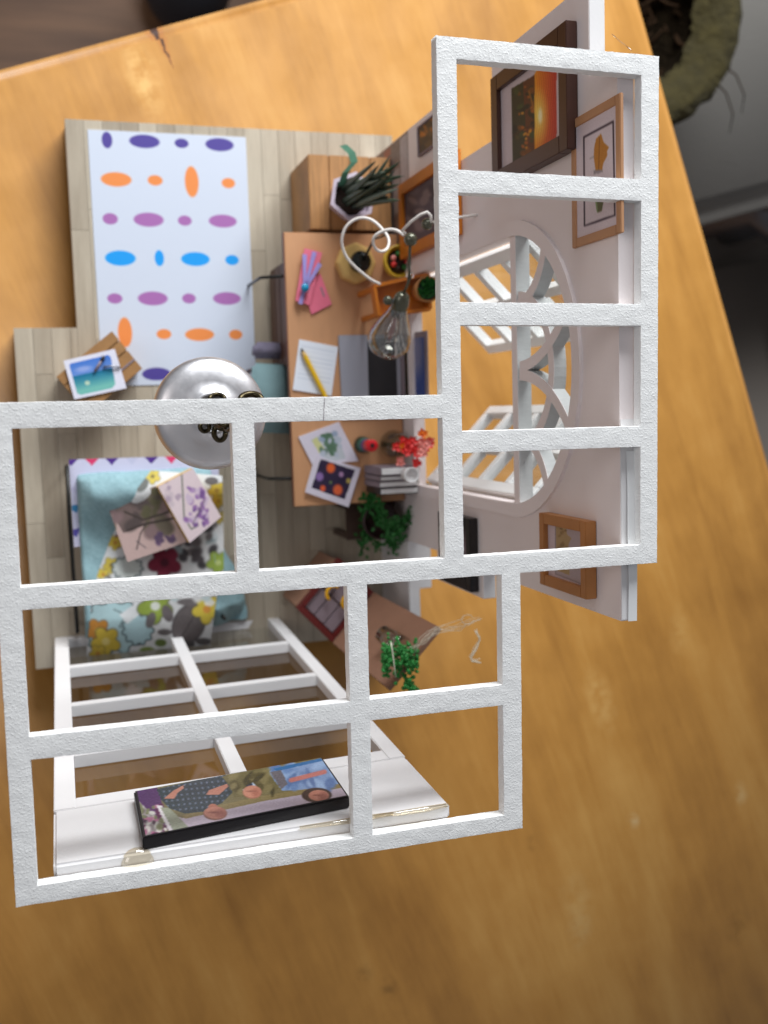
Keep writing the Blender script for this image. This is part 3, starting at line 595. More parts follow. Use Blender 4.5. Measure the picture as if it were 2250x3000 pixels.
# photo block on the window wall ------------------------------------------
kP = (380, 2150, 640/1659)
bx = thing('photo_block', 'black block with a glossy photo of three people on the window wall', 'photo', (3.3, -8.3, 14.6))
def PBk(x, h, d): z = h-.115*(x-1.06); return (x, -7.79-.0395*z+d, z)
pbox = lambda h, d0, d1: [PBk(1.06, h, d0), PBk(5.42, h, d0), PBk(5.42, h, d1), PBk(1.06, h, d1)]
MB().hexa(pbox(15.58, .012, .27), pbox(17.97, .012, .27)).build('block', 'black', bx, False, .03)
Pt = bil(PBk(1.13, 15.62, .274), PBk(5.37, 15.62, .274), PBk(5.37, 17.90, .274), PBk(1.13, 17.90, .274), 260, 150)
p = Paint(*Z(*kP)(Pt), (192, 178, 192)); sk1, sk2 = (192, 130, 110), (206, 142, 118)
p.poly([(20, 430), (1470, 160), (1600, 380), (1000, 500), (400, 640), (60, 520)], (120, 110, 76)); p.poly([(690, 540), (1000, 470), (1620, 375), (1640, 405), (1010, 512), (420, 645), (400, 620)], (140, 124, 82))
p.poly([(20, 430), (205, 395), (245, 530), (330, 750), (90, 800)], (84, 44, 96)); p.poly([(60, 500), (120, 560), (210, 640), (330, 750), (90, 800)], (150, 140, 140)); p.blobs(46, (70, 540, 300, 770), 22, [(72, 44, 62), (206, 204, 196), (120, 122, 88), (178, 112, 142), (90, 34, 72), (232, 226, 220)])
p.poly([(200, 540), (245, 545), (325, 735), (300, 745)], (226, 220, 222)); p.poly([(235, 560), (300, 560), (445, 705), (335, 742)], (150, 154, 134))
plaid = [(205, 420), (600, 330), (720, 305), (785, 440), (700, 525), (560, 590), (420, 605), (300, 565), (240, 500)]; p.poly(plaid, (50, 62, 68)); pm = p.mask(plaid)
for i in range(14):
    for j in range(8): a, b = 230+i*42+j*10, 330+j*36-i*4; p.put((pm & (np.hypot((p.X-a)/9, (p.Y-b)/9) < 1)).astype(float)*.55, (140, 146, 172))
p.poly([(258, 492), (330, 432), (410, 388), (412, 412), (360, 452), (340, 492)], sk1); p.poly([(580, 462), (600, 428), (740, 378), (752, 398), (680, 462)], sk1)
p.ell(632, 556, 36, 26, (176, 112, 92)); p.ell(648, 604, 90, 52, (132, 92, 78)); p.ell(648, 598, 84, 46, sk1); p.ell(690, 605, 40, 34, (168, 106, 92), 0, .9); p.ell(640, 596, 44, 7, (150, 94, 82), 0, .9)
p.poly([(700, 325), (1000, 262), (1100, 320), (1130, 425), (980, 452), (870, 475), (790, 485), (765, 405)], (112, 102, 66)); p.blobs(22, (780, 290, 1090, 440), 26, [(92, 82, 50), (134, 122, 82), (76, 68, 42)], 1.8)
p.poly([(855, 425), (935, 368), (968, 402), (880, 436)], (196, 212, 232)); p.poly([(885, 395), (930, 372), (935, 410), (905, 415)], (44, 52, 78)); p.ell(930, 442, 72, 50, (172, 112, 92)); p.ell(930, 438, 68, 46, sk2); p.ell(962, 446, 32, 32, (182, 116, 96), 0, .9); p.ell(925, 436, 36, 6, (160, 102, 86), 0, .9)
p.poly([(1060, 285), (1460, 190), (1592, 378), (1300, 425), (1160, 432), (1090, 345)], (132, 158, 198)); p.blobs(26, (1110, 230, 1560, 420), 34, [(110, 138, 184), (150, 176, 212), (96, 122, 168)], 1.8); p.poly([(1095, 262), (1450, 185), (1462, 205), (1110, 285)], (58, 110, 162)); p.poly([(1065, 290), (1150, 275), (1200, 380), (1150, 420)], (112, 106, 112)); p.line([(1225, 352), (1480, 288)], 34, (196, 122, 114))
p.ell(1420, 465, 114, 56, (68, 54, 48)); p.ell(1436, 468, 78, 42, sk1); p.ell(1470, 474, 36, 30, (160, 102, 88), 0, .9); p.ell(1425, 466, 40, 6, (146, 92, 80), 0, .9)
p.blur(1); p.grain(4, 2); sheet('photo_print', Pt, p.C, 'print_gloss', bx)

# ======================= rug and furniture ================================
RX0, RX1, RY0, RY1 = 1.52, 7.03, 1.08, 9.90
Pt = bil((RX0, RY1, .03), (RX1, RY1, .03), (RX1, RY0, .03), (RX0, RY0, .03), 260, 410)
p = Paint(Pt[..., 0], Pt[..., 1], (203, 211, 226)); q_ = 1.3562
PU, OR, MV, BL = (76, 62, 146), (232, 138, 70), (164, 104, 170), (0, 152, 234)
rows = [(PU, [(231, 303, 11, 17), (312, 306, 32, 14), (392, 310, 15, 10), (474, 313, 31, 14)]), (OR, [(251, 388, 32, 15), (335, 390, 16, 11), (414, 393, 15, 33), (493, 396, 15, 11)]), (MV, [(238, 473, 16, 12), (321, 475, 32, 15), (399, 477, 15, 11), (481, 478, 31, 14)]),
        (BL, [(260, 558, 32, 16), (344, 558, 10, 17), (422, 560, 31, 15), (501, 562, 15, 11)]), (MV, [(248, 645, 16, 11), (330, 645, 32, 15), (408, 645, 15, 11), (490, 645, 31, 14)]), (OR, [(270, 718, 15, 32), (354, 722, 16, 11), (431, 723, 32, 14), (509, 723, 15, 11)]), (PU, [(260, 806, 15, 11), (338, 808, 31, 14), (420, 808, 15, 30), (500, 808, 30, 14)])]
for c, L in rows:
    for a, b, rx, ry in L: o = U(a*q_, b*q_); p.ell(o[0], o[1], rx/61.5, ry/61.5, c, 0, .12)
rug = thing('dotted_rug', 'white rug with rows of purple, orange and blue oval dots', 'rug', (4.3, 5.5, 0))
MB().box(RX0, RX1, RY0, RY1, .002, .028).build('rug_base', 'paper', rug); sheet('rug_print', Pt, p.C, 'print', rug)
# bed -----------------------------------------------------------------------
bed = thing('small_bed', 'miniature bed under a teal blanket beside the window wall', 'bed', (2.7, -4.6, 0))
MB().box(.42, 5.15, -7.35, -1.75, .55, 1.55).build('mattress', 'mattress', bed, True, .12, 3)
for a, b in ((.15, -1.7), (.15, -7.3), (5.2, -1.7), (5.2, -7.3)): MB().tube([(a, b, 0), (a, b, 1.75)], .07, 8).build('leg', 'black_wire', bed, True)
MB().tube([(.15, -1.62, 1.75), (.12, -3.2, 1.8), (.15, -7.3, 1.75)], .07, 8).build('side_rail', 'black_wire', bed, True); MB().tube([(5.2, -1.7, .7), (5.2, -7.3, .7)], .06, 8).build('side_rail', 'black_wire', bed, True)
kQ = (130, 1280, .3918); zq = zoom(*kQ)
Pt = bil((.22, -1.40, 1.70), (5.25, -1.46, 1.70), (5.25, -4.2, 1.565), (.22, -4.4, 1.565), 200, 120)
p = Paint(*Z(*kQ)(Pt), (212, 210, 234))
for i, cx in enumerate((200, 355, 505, 655, 800, 950, 1100)): p.poly([(cx-68, 150-i*4), (cx+66, 148-i*4), (cx, 220-i*4)], [(84, 48, 140), (226, 60, 112), (84, 48, 140), (200, 200, 226)][i % 4])
for i, cy_ in enumerate((380, 520, 700, 830)): p.poly([(165, cy_), (270, cy_-20), (240, cy_+50)], [(200, 196, 224), (66, 140, 190), (92, 84, 170), (220, 216, 240)][i])
o = sheet('bunting_sheet', Pt, p.C, 'print_cloth', bed)
nx, ny = 90, 110; gx, gy = np.meshgrid(np.linspace(.42, 6.25, nx), np.linspace(-1.86, -7.72, ny))
dxo = np.clip(gx-5.0, 0, None)+np.clip(.5-gx, 0, None)*2; dyo = np.clip(-6.95-gy, 0, None)
gz = 1.78-np.clip(dxo, 0, 9)**1.1*1.25-dyo**1.2*1.15+.03*np.sin(gx*2.1+gy*.7)+.025*np.sin(gy*3.1-gx*1.3)
gx2 = np.where(gx > 5.0, 5.0+(gx-5.0)*(.25+.75*np.clip((-4.4-gy)/2.2, 0, 1)), gx)+.05*np.sin(gy*4)*(gx > 5.0); gz = np.maximum(gz, .12)
def bulge(y): return .62*np.exp(-((y+2.55)/.80)**2)-.12*np.exp(-((y+4.6)/1.0)**2)
gz += bulge(gy)*np.clip((5.15-gx)/.5, 0, 1)*np.clip((gx-.4)/.5, 0, 1)**.5-.5*np.clip((gy+2.15)/.3, 0, 1)**2; gz += .03*np.sin(gx*5.3+gy*1.7)*np.sin(gy*4.1)
gz += .10*np.sin(gx*7+gy*2)*np.clip(dxo, 0, .6)
c = np.zeros(gx.shape+(3,)); c[:] = (140, 173, 180); c += rng.normal(0, 5, gx.shape)[..., None]
sheet('blanket', np.stack([gx2, gy, gz], -1), c, 'print_cloth', bed, True)
yl = [250, 390, 750, 1040, 1240, 1450, 1640]; xl = [800, 690, 500, 390, 350, 332, 312]; xr = [1330, 1332, 1340, 1342, 1288, 1262, 1240]; yr = [290, 400, 740, 1010, 1200, 1380, 1555]
nv, nu = 230, 180; tv = np.linspace(0, 6, nv); L_x = np.interp(tv, range(7), xl); L_y = np.interp(tv, range(7), yl); R_x = np.interp(tv, range(7), xr); R_y = np.interp(tv, range(7), yr)
Pt = np.zeros((nv, nu, 3))
for i in range(nv):
    zz = 1.90-.55*max(0, (tv[i]-4.6)/1.4)**1.6
    for j in range(nu):
        u_ = j/(nu-1); a, b = L_x[i]*(1-u_)+R_x[i]*u_, L_y[i]*(1-u_)+R_y[i]*u_; e = min(u_, 1-u_)*8
        zq_ = zz-.10*max(0, 1-e)**2+.02*math.sin(a*.02)*math.sin(b*.017); zq_ += float(bulge(U(*zq(a, b), 2.1)[1])); Pt[i, j] = U(*zq(a, b), zq_)
p = Paint(*Z(*kQ)(Pt), (226, 228, 228))
def flower(cx, cy_, r, c, mid, out=(70, 64, 64), n=5):
    for k in range(n): a = 2*math.pi*k/n+.4; p.ell(cx+r*.62*math.cos(a), cy_+r*.62*math.sin(a), r*.56, r*.46, out, math.degrees(a), .2)
    for k in range(n): a = 2*math.pi*k/n+.4; p.ell(cx+r*.62*math.cos(a), cy_+r*.62*math.sin(a), r*.52, r*.42, c, math.degrees(a), .2)
    p.ell(cx, cy_, r*.3, r*.28, mid, 0, .3)
def zig(cx, cy_, rx, ry, c):
    n = 44; L = []
    for k in range(n): a = 2*math.pi*k/n; f = 1+(.10 if k % 4 < 2 else -.06); L.append((cx+rx*f*math.cos(a), cy_+ry*f*math.sin(a)))
    p.poly(L, c); p.line(L+[L[0]], 9, (70, 88, 92))
zig(520, 1420, 230, 190, (176, 218, 224)); p.line([(520, 1290), (610, 1330), (560, 1420), (680, 1440), (640, 1520)], 8, (90, 110, 114)); zig(700, 1440, 110, 110, (170, 212, 220))
p.poly([(560, 1330), (700, 1230), (720, 1320), (620, 1400)], (232, 236, 238)); flower(830, 1265, 120, (156, 184, 52), (226, 232, 220)); p.ell(795, 1370, 34, 62, (112, 104, 104), 20); p.ell(920, 1320, 40, 66, (110, 100, 102), -20)
p.ell(1080, 1400, 120, 160, (58, 52, 54), 25); p.ell(1080, 1400, 112, 152, (110, 100, 100), 25); p.line([(1010, 1520), (1150, 1290)], 7, (70, 62, 62)); p.ell(900, 1460, 55, 24, (106, 98, 98)); p.ell(1080, 1235, 90, 26, (120, 112, 112))
flower(1215, 1290, 100, (236, 206, 42), (240, 150, 40)); p.ell(1235, 1240, 40, 26, (240, 236, 220)); flower(400, 1450, 84, (226, 140, 30), (240, 190, 60)); flower(460, 1530, 100, (236, 198, 38), (246, 220, 110)); flower(400, 1620, 60, (236, 196, 40), (226, 150, 40))
p.ell(870, 1540, 44, 28, (108, 132, 52)); p.ell(770, 1600, 60, 30, (140, 164, 56)); p.ell(1060, 1550, 70, 24, (90, 84, 84)); p.ell(1190, 1530, 60, 26, (96, 90, 90))
flower(900, 940, 110, (142, 20, 52), (90, 10, 36), (60, 10, 24)); flower(560, 780, 44, (160, 40, 60), (120, 20, 40)); flower(530, 790, 50, (232, 196, 40), (220, 140, 40)); flower(500, 960, 56, (226, 196, 50), (150, 120, 40)); flower(440, 1030, 44, (236, 204, 44), (220, 140, 40))
zig(620, 980, 110, 80, (206, 214, 208)); p.blobs(40, (980, 640, 1330, 980), 34, [(92, 84, 88), (120, 112, 112), (210, 220, 222), (70, 66, 70), (150, 170, 174)]); flower(1300, 940, 80, (158, 190, 56), (200, 220, 120)); flower(1290, 400, 60, (236, 200, 44), (200, 150, 40)); flower(1300, 480, 50, (226, 190, 40), (200, 150, 40)); flower(1310, 600, 44, (230, 200, 60), (180, 150, 50))
flower(810, 295, 52, (232, 206, 70), (150, 130, 60)); p.ell(730, 360, 60, 40, (120, 124, 118), -50); p.ell(1250, 330, 50, 30, (110, 104, 104)); p.blobs(16, (380, 1060, 1300, 1230), 40, [(200, 220, 222), (120, 112, 112), (230, 232, 232)])
p.C = p.C*.70+.23*p.C.mean(-1, keepdims=True); p.blur(1); p.grain(4); sheet('floral_quilt', Pt, p.C, 'print_cloth', bed, True)
# open book on the bed
ob = thing('open_flower_book', 'open book with lavender flower pages lying on the floral quilt', 'book', (*U(480, 1500, 1.9)[:2], 1.95))
sp0, sp1 = U(*zq(840, 372), 2.85), U(*zq(1078, 792), 2.85); l0, l1 = U(*zq(472, 512), 2.12), U(*zq(622, 935), 2.12); r0, r1 = U(*zq(1112, 235), 2.9), U(*zq(1322, 598), 2.9)
dn = np.array([0, 0, -.22])
MB().hexa([l0+dn*.2, sp0+dn*3.2, sp1+dn*3.2, l1+dn*.2], [l0, sp0+np.array([-.03, 0, -.30]), sp1+np.array([-.03, 0, -.30]), l1]).build('cover', 'frame_tan', ob)
Pt = bil(l0+[0, 0, .012], sp0+[-.03, 0, -.285], sp1+[-.03, 0, -.285], l1+[0, 0, .012], 90, 90); p = Paint(*Z(*kQ)(Pt), (206, 178, 172)); p.poly([(472, 512), (840, 372), (950, 560), (590, 720)], (120, 102, 98)); p.blobs(30, (500, 400, 940, 720), 50, [(88, 76, 74), (110, 100, 84), (96, 92, 66), (140, 116, 116)])
p.line([(600, 560), (740, 620), (930, 560)], 14, (64, 54, 48)); p.line([(620, 700), (760, 650), (960, 610)], 16, (58, 48, 44)); p.line([(690, 840), (720, 720), (760, 650)], 10, (70, 60, 60)); p.blobs(14, (820, 720, 970, 800), 22, [(120, 92, 126), (96, 76, 104)]); p.line([(690, 780), (760, 830)], 8, (96, 84, 90)); p.grain(4); sheet('page', Pt, p.C, 'print', ob)
sk = np.array([0, 0, -.62]); MB().hexa([sp0+sk, r0+sk, r1+sk, sp1+sk], [sp0, r0, r1, sp1]).build('page_block', 'yellow_wood', ob, False, .02)
Pt = bil(sp0+[.04, 0, .012], r0+[0, 0, .012], r1+[0, 0, .012], sp1+[.04, 0, .012], 90, 90); p = Paint(*Z(*kQ)(Pt), (224, 206, 210)); p.line([(1025, 250), (1035, 420), (1045, 600), (1100, 690), (1150, 660)], 12, (120, 122, 110)); p.blobs(46, (1060, 380, 1220, 660), 20, [(150, 110, 168), (120, 84, 144), (180, 150, 190), (206, 186, 206)]); p.blobs(12, (900, 300, 1010, 520), 22, [(206, 190, 196), (180, 160, 176)]); p.line([(1110, 650), (1200, 470)], 7, (120, 110, 110)); p.grain(3); sheet('page', Pt, p.C, 'print', ob)
# wooden crate with the beach photo -------------------------------------------
ct = thing('little_crate', 'small brown wooden crate standing on the rug corner', 'crate', (1.35, 1.35, 0))
cN, cE, cW = U(327, 969, 1.5), U(418, 1081, 1.5), U(164, 1103, 1.5); cS = cE+cW-cN
quad = [cN, cW, cS, cE]; MB().slab([q+(np.mean(quad, 0)-q)*.03 for q in quad], .03, 1.38).build('body', 'crate_wood', ct, False, .02)
for i in range(4):
    f0, f1 = i/4+.008, (i+1)/4-.008; a, b = cN+(cE-cN)*f0, cN+(cE-cN)*f1; c_, d_ = cW+(cS-cW)*f0, cW+(cS-cW)*f1
    MB().slab([a, c_, d_, b], 1.385, 1.5).build('slat', 'crate_wood', ct, False, .015)
MB().slab([cN+(cE-cN)*.72+(cW-cN)*.0, cN+(cE-cN)*.72+(cW-cN)*.33, cN+(cE-cN)*.755+(cW-cN)*.33, cN+(cE-cN)*.755], 1.502, 1.53).build('strap', 'grey_card', ct)
ph_ = thing('beach_photo', 'white bordered photo of blue sky and sea on the crate', 'photo', (*U(280, 1095, 1.56)[:2], 1.53)); q4 = [U(*a, 1.58) for a in ((186, 1057), (336, 1022), (371, 1137), (218, 1170))]
MB().slab(q4, 1.532, 1.57).build('card', 'paper', ph_); kH = (140, 950, .1869)
Pt = bil(*[q*1+np.array([0, 0, -.005]) for q in q4], 120, 90); p = Paint(*Z(*kH)(Pt), (226, 226, 240)); reg = [(350, 615), (950, 480), (990, 520), (1060, 940), (1010, 1000), (520, 1110), (460, 1080), (340, 650)]
mk = p.mask(reg)[..., None]; t_ = np.clip((p.Y-(560-(p.X-340)*.22))/520, 0, 1)[..., None]; sky = np.array([64, 116, 206.])*(1-t_)+np.array([150, 176, 224.])*t_; sea = np.array([24, 108, 150.])*(1-np.clip(t_*2-1, 0, 1))+np.array([120, 190, 180.])*np.clip(t_*2-1, 0, 1)
p.C = np.where(mk, np.where(t_ < .52, sky, sea), p.C); p.ell(620, 920, 40, 34, (190, 214, 190), 0, .4); p.ell(560, 700, 120, 40, (150, 170, 226), -10, .9); p.grain(3); sheet('photo_print', Pt, p.C, 'print_gloss', ph_)
tw = zoom(*kH); pn = thing('thin_pen', 'short dark pen lying across the beach photo', 'pen', (*U(*tw(800, 650), 1.6)[:2], 1.59)); MB().tube([U(*tw(735, 740), 1.63), U(*tw(840, 570), 1.64)], .045, 8).build('barrel', 'grey_card', pn, True); MB().tube([U(*tw(840, 570), 1.64), U(*tw(885, 505), 1.64)], .06, 8).build('grip', 'graphite', pn, True)
MB().tube([U(*tw(870, 665), 1.62), U(*tw(1000, 655), 1.66), U(*tw(1140, 680), 1.62)], .03, 6).build('clip', 'chrome', pn, True)
# storage box with the spiky plant ---------------------------------------------
sb = thing('storage_box', 'brown wooden storage box against the brick print beside the desk', 'box', (10.0, 7.5, 0))
for i in range(4):
    x0 = 8.62+i*.74; MB().box(x0+.008, x0+.732, 6.2, 8.72, .03 if i else 0, 2.8).build('plank', 'box_wood', sb, False, .03)
hp = thing('spiky_plant', 'dark spiky plant in a lavender hexagon pot on the storage box', 'plant', (*U(1025, 590, 2.8)[:2], 2.8)); hc = U(1012, 592, 2.8)
m = MB()
for r0_, r1_, z0, z1 in ((.62, .84, 2.81, 3.75),):
    hexo = [(math.cos(math.radians(60*k+20)), math.sin(math.radians(60*k+20))) for k in range(6)]
    V = [(hc[0]+a*r0_, hc[1]+b*r0_, z0) for a, b in hexo]+[(hc[0]+a*r1_, hc[1]+b*r1_, z1) for a, b in hexo]+[(hc[0]+a*(r1_-.14), hc[1]+b*(r1_-.14), z1) for a, b in hexo]+[(hc[0]+a*(r1_-.16), hc[1]+b*(r1_-.16), z1-.3) for a, b in hexo]
    F = [tuple(range(5, -1, -1))]+[(i+6*k, (i+1) % 6+6*k, (i+1) % 6+6*k+6, i+6*k+6) for k in range(3) for i in range(6)]+[tuple(range(18, 24))]; m.add(V, F)
m.build('pot', 'lav_pot', hp); MB().lathe([(.6, 0), (.5, .1), (.01, .16)], (hc[0], hc[1], 3.44), n=10).build('soil', 'soil', hp, True)
rr = random.Random(5)
for k in range(30):
    a = rr.uniform(-.9, 1.6); ln = rr.uniform(1.8, 3.6); out = rr.uniform(.05, .8); b0 = np.array([hc[0]+rr.uniform(-.3, .3), hc[1]+rr.uniform(-.3, .3), 3.4]); m = MB(); rw = rr.uniform(.06, .13)
    pts = [b0+np.array([out*math.cos(a)*t_**1.6, out*math.sin(a)*t_**1.6, ln*t_]) for t_ in (0, .3, .6, .85, 1)]; m.tube(pts, [f_*rw for f_ in (.8, 1., .85, .5, .05)], 6); m.build('leaf', ('dark_green', 'dark_green', 'dusty_green')[k % 3], hp, True)
cl = [U(*a) for a in ((1000, 545, 3.6), (1012, 505, 4.2), (1038, 475, 4.4), (1030, 448, 4.4), (1005, 425, 4.3))]; m = MB()
for a, b in zip(cl[:-1], cl[1:]):
    w0 = np.array([.11, .02, .05]); m.add([a-w0, a+w0, b+w0, b-w0], [(0, 1, 2, 3)])
m.build('curled_leaf', 'pale_green', hp, True)
# desk ----------------------------------------------------------------------
DZ = 3.2
dk = thing('wooden_desk', 'long beech desk with drawers along the mauve wall', 'desk', (9.6, 1.35, 0))
MB().box(7.60, 11.64, -3.31, 6.02, DZ-.26, DZ).build('desk_top', 'desk', dk, False, .02)
MB().box(7.585, 7.598, -3.30, 6.01, DZ-.25, DZ-.01).build('edge_band', 'desk_side', dk)
MB().box(7.72, 11.5, 1.6, 5.15, .04, DZ-.27).build('drawer_cabinet', 'dark_brown', dk, False, .02)
for z0 in (.15, 1.05, 1.95): MB().box(7.66, 7.716, 1.72, 5.02, z0, z0+.82).build('drawer_front', 'dark_brown', dk, False, .02)
MB().box(8.6, 11.5, -3.1, -1.6, .04, DZ-.27).build('side_cabinet', 'dark_brown', dk, False, .02)
for yy in (4.62, -2.35):
    MB().tube([(7.9, yy, DZ-.3), (6.96, yy, 2.3), (6.92, yy, 2.2), (6.9, yy, .02)], .055, 8).build('leg', 'black_wire', dk, True)
# chair ----------------------------------------------------------------------
ch = thing('desk_chair', 'small chair with grey green felt seat pushed to the desk', 'chair', (7.1, .6, 0)); 
a4 = [U(*q, 1.9) for q in ((742, 1062), (862, 1070), (872, 1272), (736, 1266))]
MB().slab(a4, 1.55, 1.9).build('seat', 'grey_teal', ch, True, .12, 3)
for q in a4: q2 = q+(np.mean(a4, 0)-q)*.18; MB().tube([(q2[0], q2[1], .02), (q2[0], q2[1], 1.56)], .07, 8).build('leg', 'dark_brown', ch, True)
a4 = [U(*q, 1.7) for q in ((750, 1000), (838, 1004), (842, 1050), (746, 1048))]; MB().slab(a4, .95, 1.7).build('side_cushion', 'cushion', ch, True, .12, 3)

# ---- things on the desk -------------------------------------------------------
def on(px, py, h=0.): return U(px, py, DZ+h)
tg = thing('pink_gift_tags', 'two pink gift tags with lavender ribbons and a blue gem', 'gift tag', (*on(905, 830)[:2], DZ))
MB().slab([on(*q, .06) for q in ((938, 800), (972, 891), (913, 921), (889, 850))], DZ+.012, DZ+.06).build('tag', 'pink', tg); MB().slab([on(*q, .18) for q in ((866, 880), (907, 894), (944, 740), (893, 727))], DZ+.10, DZ+.17).build('tag', 'pink', tg)
for q0, q1 in (((893, 842), (893, 745)), ((895, 842), (922, 738)), ((897, 842), (938, 772)), ((892, 848), (880, 890))):
    a, b = on(*q0, .24), on(*q1, .24); d_ = _n((b-a)[:2]); n_ = np.array([-d_[1], d_[0], 0])*.075; MB().slab([a-n_*.6, a+n_*.6, b+n_, b-n_], DZ+.185, DZ+.225).build('ribbon', 'lavender', tg)
MB().ball(on(894, 843, .32), .15, 12, .8).build('gem', 'gem', tg, True);
MB().slab([on(*q, .07) for q in ((938, 842), (942, 840), (952, 868), (948, 870))], DZ+.062, DZ+.066).build('pen_mark', 'grey_card', tg)
ik = thing('ink_stand', 'pale octagonal wood stand holding a black ink bottle', 'ink stand', (*on(1046, 768)[:2], DZ)); o_ = on(1042, 772, .3)
MB().lathe([(.66, 0), (.70, .05), (.70, .42), (.62, .5)], (o_[0], o_[1], DZ+.005), n=8).build('stand', 'yellow_wood', ik, False, .03); MB().lathe([(.34, 0), (.36, .3), (.30, .42), (.2, .46), (.2, .62), (.17, .62)], (o_[0]+.05, o_[1]+.0, DZ+.51), n=20).build('bottle', 'ink', ik, True)
MB().tube([(o_[0]+.05, o_[1], DZ+1.1), (o_[0]+.1, o_[1]+.25, DZ+1.5), (o_[0]+.25, o_[1]+.6, DZ+1.7), (o_[0]+.7, o_[1]+.75, DZ+1.6)], [.06, .05, .04, .03], 8).build('quill', 'ink', ik, True)
yc = thing('yellow_planter', 'round yellow planter with dark soil and red bits beside the ink stand', 'planter', (*on(1160, 765)[:2], DZ)); o_ = on(1165, 768, .5)
MB().lathe([(.36, 0), (.52, .4), (.56, .8), (.50, .8), (.46, .62), (.01, .6)], (o_[0], o_[1], DZ+.005), n=28).build('bowl', 'yellow_cup', yc, True); MB().lathe([(.44, 0), (.3, .08), (.01, .1)], (o_[0], o_[1], DZ+.61), n=14).build('soil', 'soil', yc, True)
for k in range(7): a = k*.9; MB().ball((o_[0]+.25*math.cos(a), o_[1]+.25*math.sin(a), DZ+.74), .1, 6).build('red_bud', ('red', 'soil', 'green', 'rose')[k % 4], yc, True)
tr = thing('amber_tray', 'open amber wood tray on four legs near the window opening', 'tray', (*on(1180, 870)[:2], DZ))
t0, t1, t2, t3 = [on(*q, 2.2) for q in ((1098, 838), (1256, 802), (1262, 905), (1112, 925))]
MB().slab([t0, t1, t2, t3], DZ+1.7, DZ+1.8).build('base', 'orange_wood', tr)
for a, b in ((t0, t1), (t1, t2), (t2, t3), (t3, t0)):
    d_ = _n((b-a)[:2]); n_ = np.array([-d_[1], d_[0], 0])*.06; MB().slab([a-n_, a+n_, b+n_, b-n_], DZ+1.8, DZ+2.2).build('side', 'orange_wood', tr, False, .015)
for q in (t0, t1, t2, t3): q2 = q+(np.mean((t0, t1, t2, t3), 0)-q)*.12; MB().box(q2[0]-.08, q2[0]+.08, q2[1]-.08, q2[1]+.08, DZ+.005, DZ+1.7).build('leg', 'orange_wood', tr)
o_ = on(1254, 847, 2.75); GZ = DZ+1.81
gc = thing('grass_pot', 'small tan pot of bright green moss standing in the amber tray', 'plant', (o_[0], o_[1], GZ))
MB().lathe([(.28, 0), (.38, .6), (.43, .95), (.36, .95), (.34, .8)], (o_[0], o_[1], GZ), n=26).build('pot', 'frame_gold', gc, True); m = MB()
for _ in range(150): a = rr.uniform(0, 6.28); r_ = .34*math.sqrt(rr.random()); m.leaf((o_[0]+r_*math.cos(a), o_[1]+r_*math.sin(a), GZ+.88+rr.uniform(0, .1)), (rr.uniform(-1, 1), rr.uniform(-1, 1), 1.2), .08, .2)
m.build('foliage', 'green', gc, kind='stuff'); MB().lathe([(.34, 0), (.01, .05)], (o_[0], o_[1], GZ+.85), n=16).build('soil', 'dark_spool', gc)
npd = thing('note_pad', 'white sheet of note paper under the yellow pencil', 'notepad', (*on(925, 1080)[:2], DZ)); q4 = [on(*q, .05) for q in ((877, 994), (990, 1016), (971, 1160), (858, 1142))]
Pt = bil(*q4, 60, 60); p = Paint(*np.meshgrid(np.linspace(0, 1, 60), np.linspace(0, 1, 60)), (226, 232, 242))
for k in range(9): p.line([(.08, .12+k*.09), (.92, .12+k*.09)], .012, (196, 206, 222))
MB().slab(q4, DZ+.01, DZ+.045).build('pad', 'paper', npd); sheet('page', Pt, p.C, 'print', npd)
pe = thing('yellow_pencil', 'yellow pencil with dark tip lying on the note paper', 'pencil', (*on(920, 1100, .06)[:2], DZ+.06)); a, b = on(893, 1042, .13), on(955, 1165, .13); tip = on(882, 1020, .13)
MB().tube([a, b], .085, 6).build('barrel', 'pencil', pe); MB().tube([a, tip+(a-tip)*.45], [.085, .055], 8).build('wood_tip', 'yellow_wood', pe); MB().tube([tip+(a-tip)*.46, tip], [.06, .02], 8).build('lead', 'graphite', pe)
lp = thing('silver_laptop', 'open silver laptop with a blue picture on its screen', 'laptop', (*on(1080, 1100)[:2], DZ))
q4 = [on(*q, .12) for q in ((992, 982), (1172, 980), (1178, 1222), (1004, 1222))]; MB().slab(q4, DZ+.01, DZ+.12).build('base', 'grey_metal', lp, False, .02)
k4 = [on(*q, .13) for q in ((1076, 992), (1160, 992), (1166, 1212), (1082, 1212))]; MB().slab(k4, DZ+.121, DZ+.128).build('keyboard', 'key_black', lp)
h0, h1 = q4[1], q4[2]; lean = np.array([.35, 0, 1.75]); th = np.array([.06, 0, 0]); MB().hexa([h0, h0+th, h1+th, h1], [h0+lean, h0+th+lean, h1+th+lean, h1+lean]).build('screen', 'bezel', lp, False, .015)
Pt = bil(h0+lean*.16+(h1-h0)*.07+[-.012, 0, 0], h0+lean*.92+(h1-h0)*.07+[-.012, 0, 0], h1+lean*.92-(h1-h0)*.07+[-.012, 0, 0], h1+lean*.16-(h1-h0)*.07+[-.012, 0, 0], 60, 60); p = Paint(*np.meshgrid(np.linspace(0, 1, 60), np.linspace(0, 1, 60)), (62, 80, 142)); p.poly([(0, 0), (.36, 0), (.4, 1), (0, 1)], (58, 50, 36)); p.blobs(12, (.05, .1, .35, .95), .06, [(84, 62, 40), (44, 44, 30)]); p.ell(.62, .2, .3, .3, (128, 132, 166), 0, .9); p.grain(4); sheet('screen_picture', Pt, p.C, 'print_gloss', lp)
pcd = []
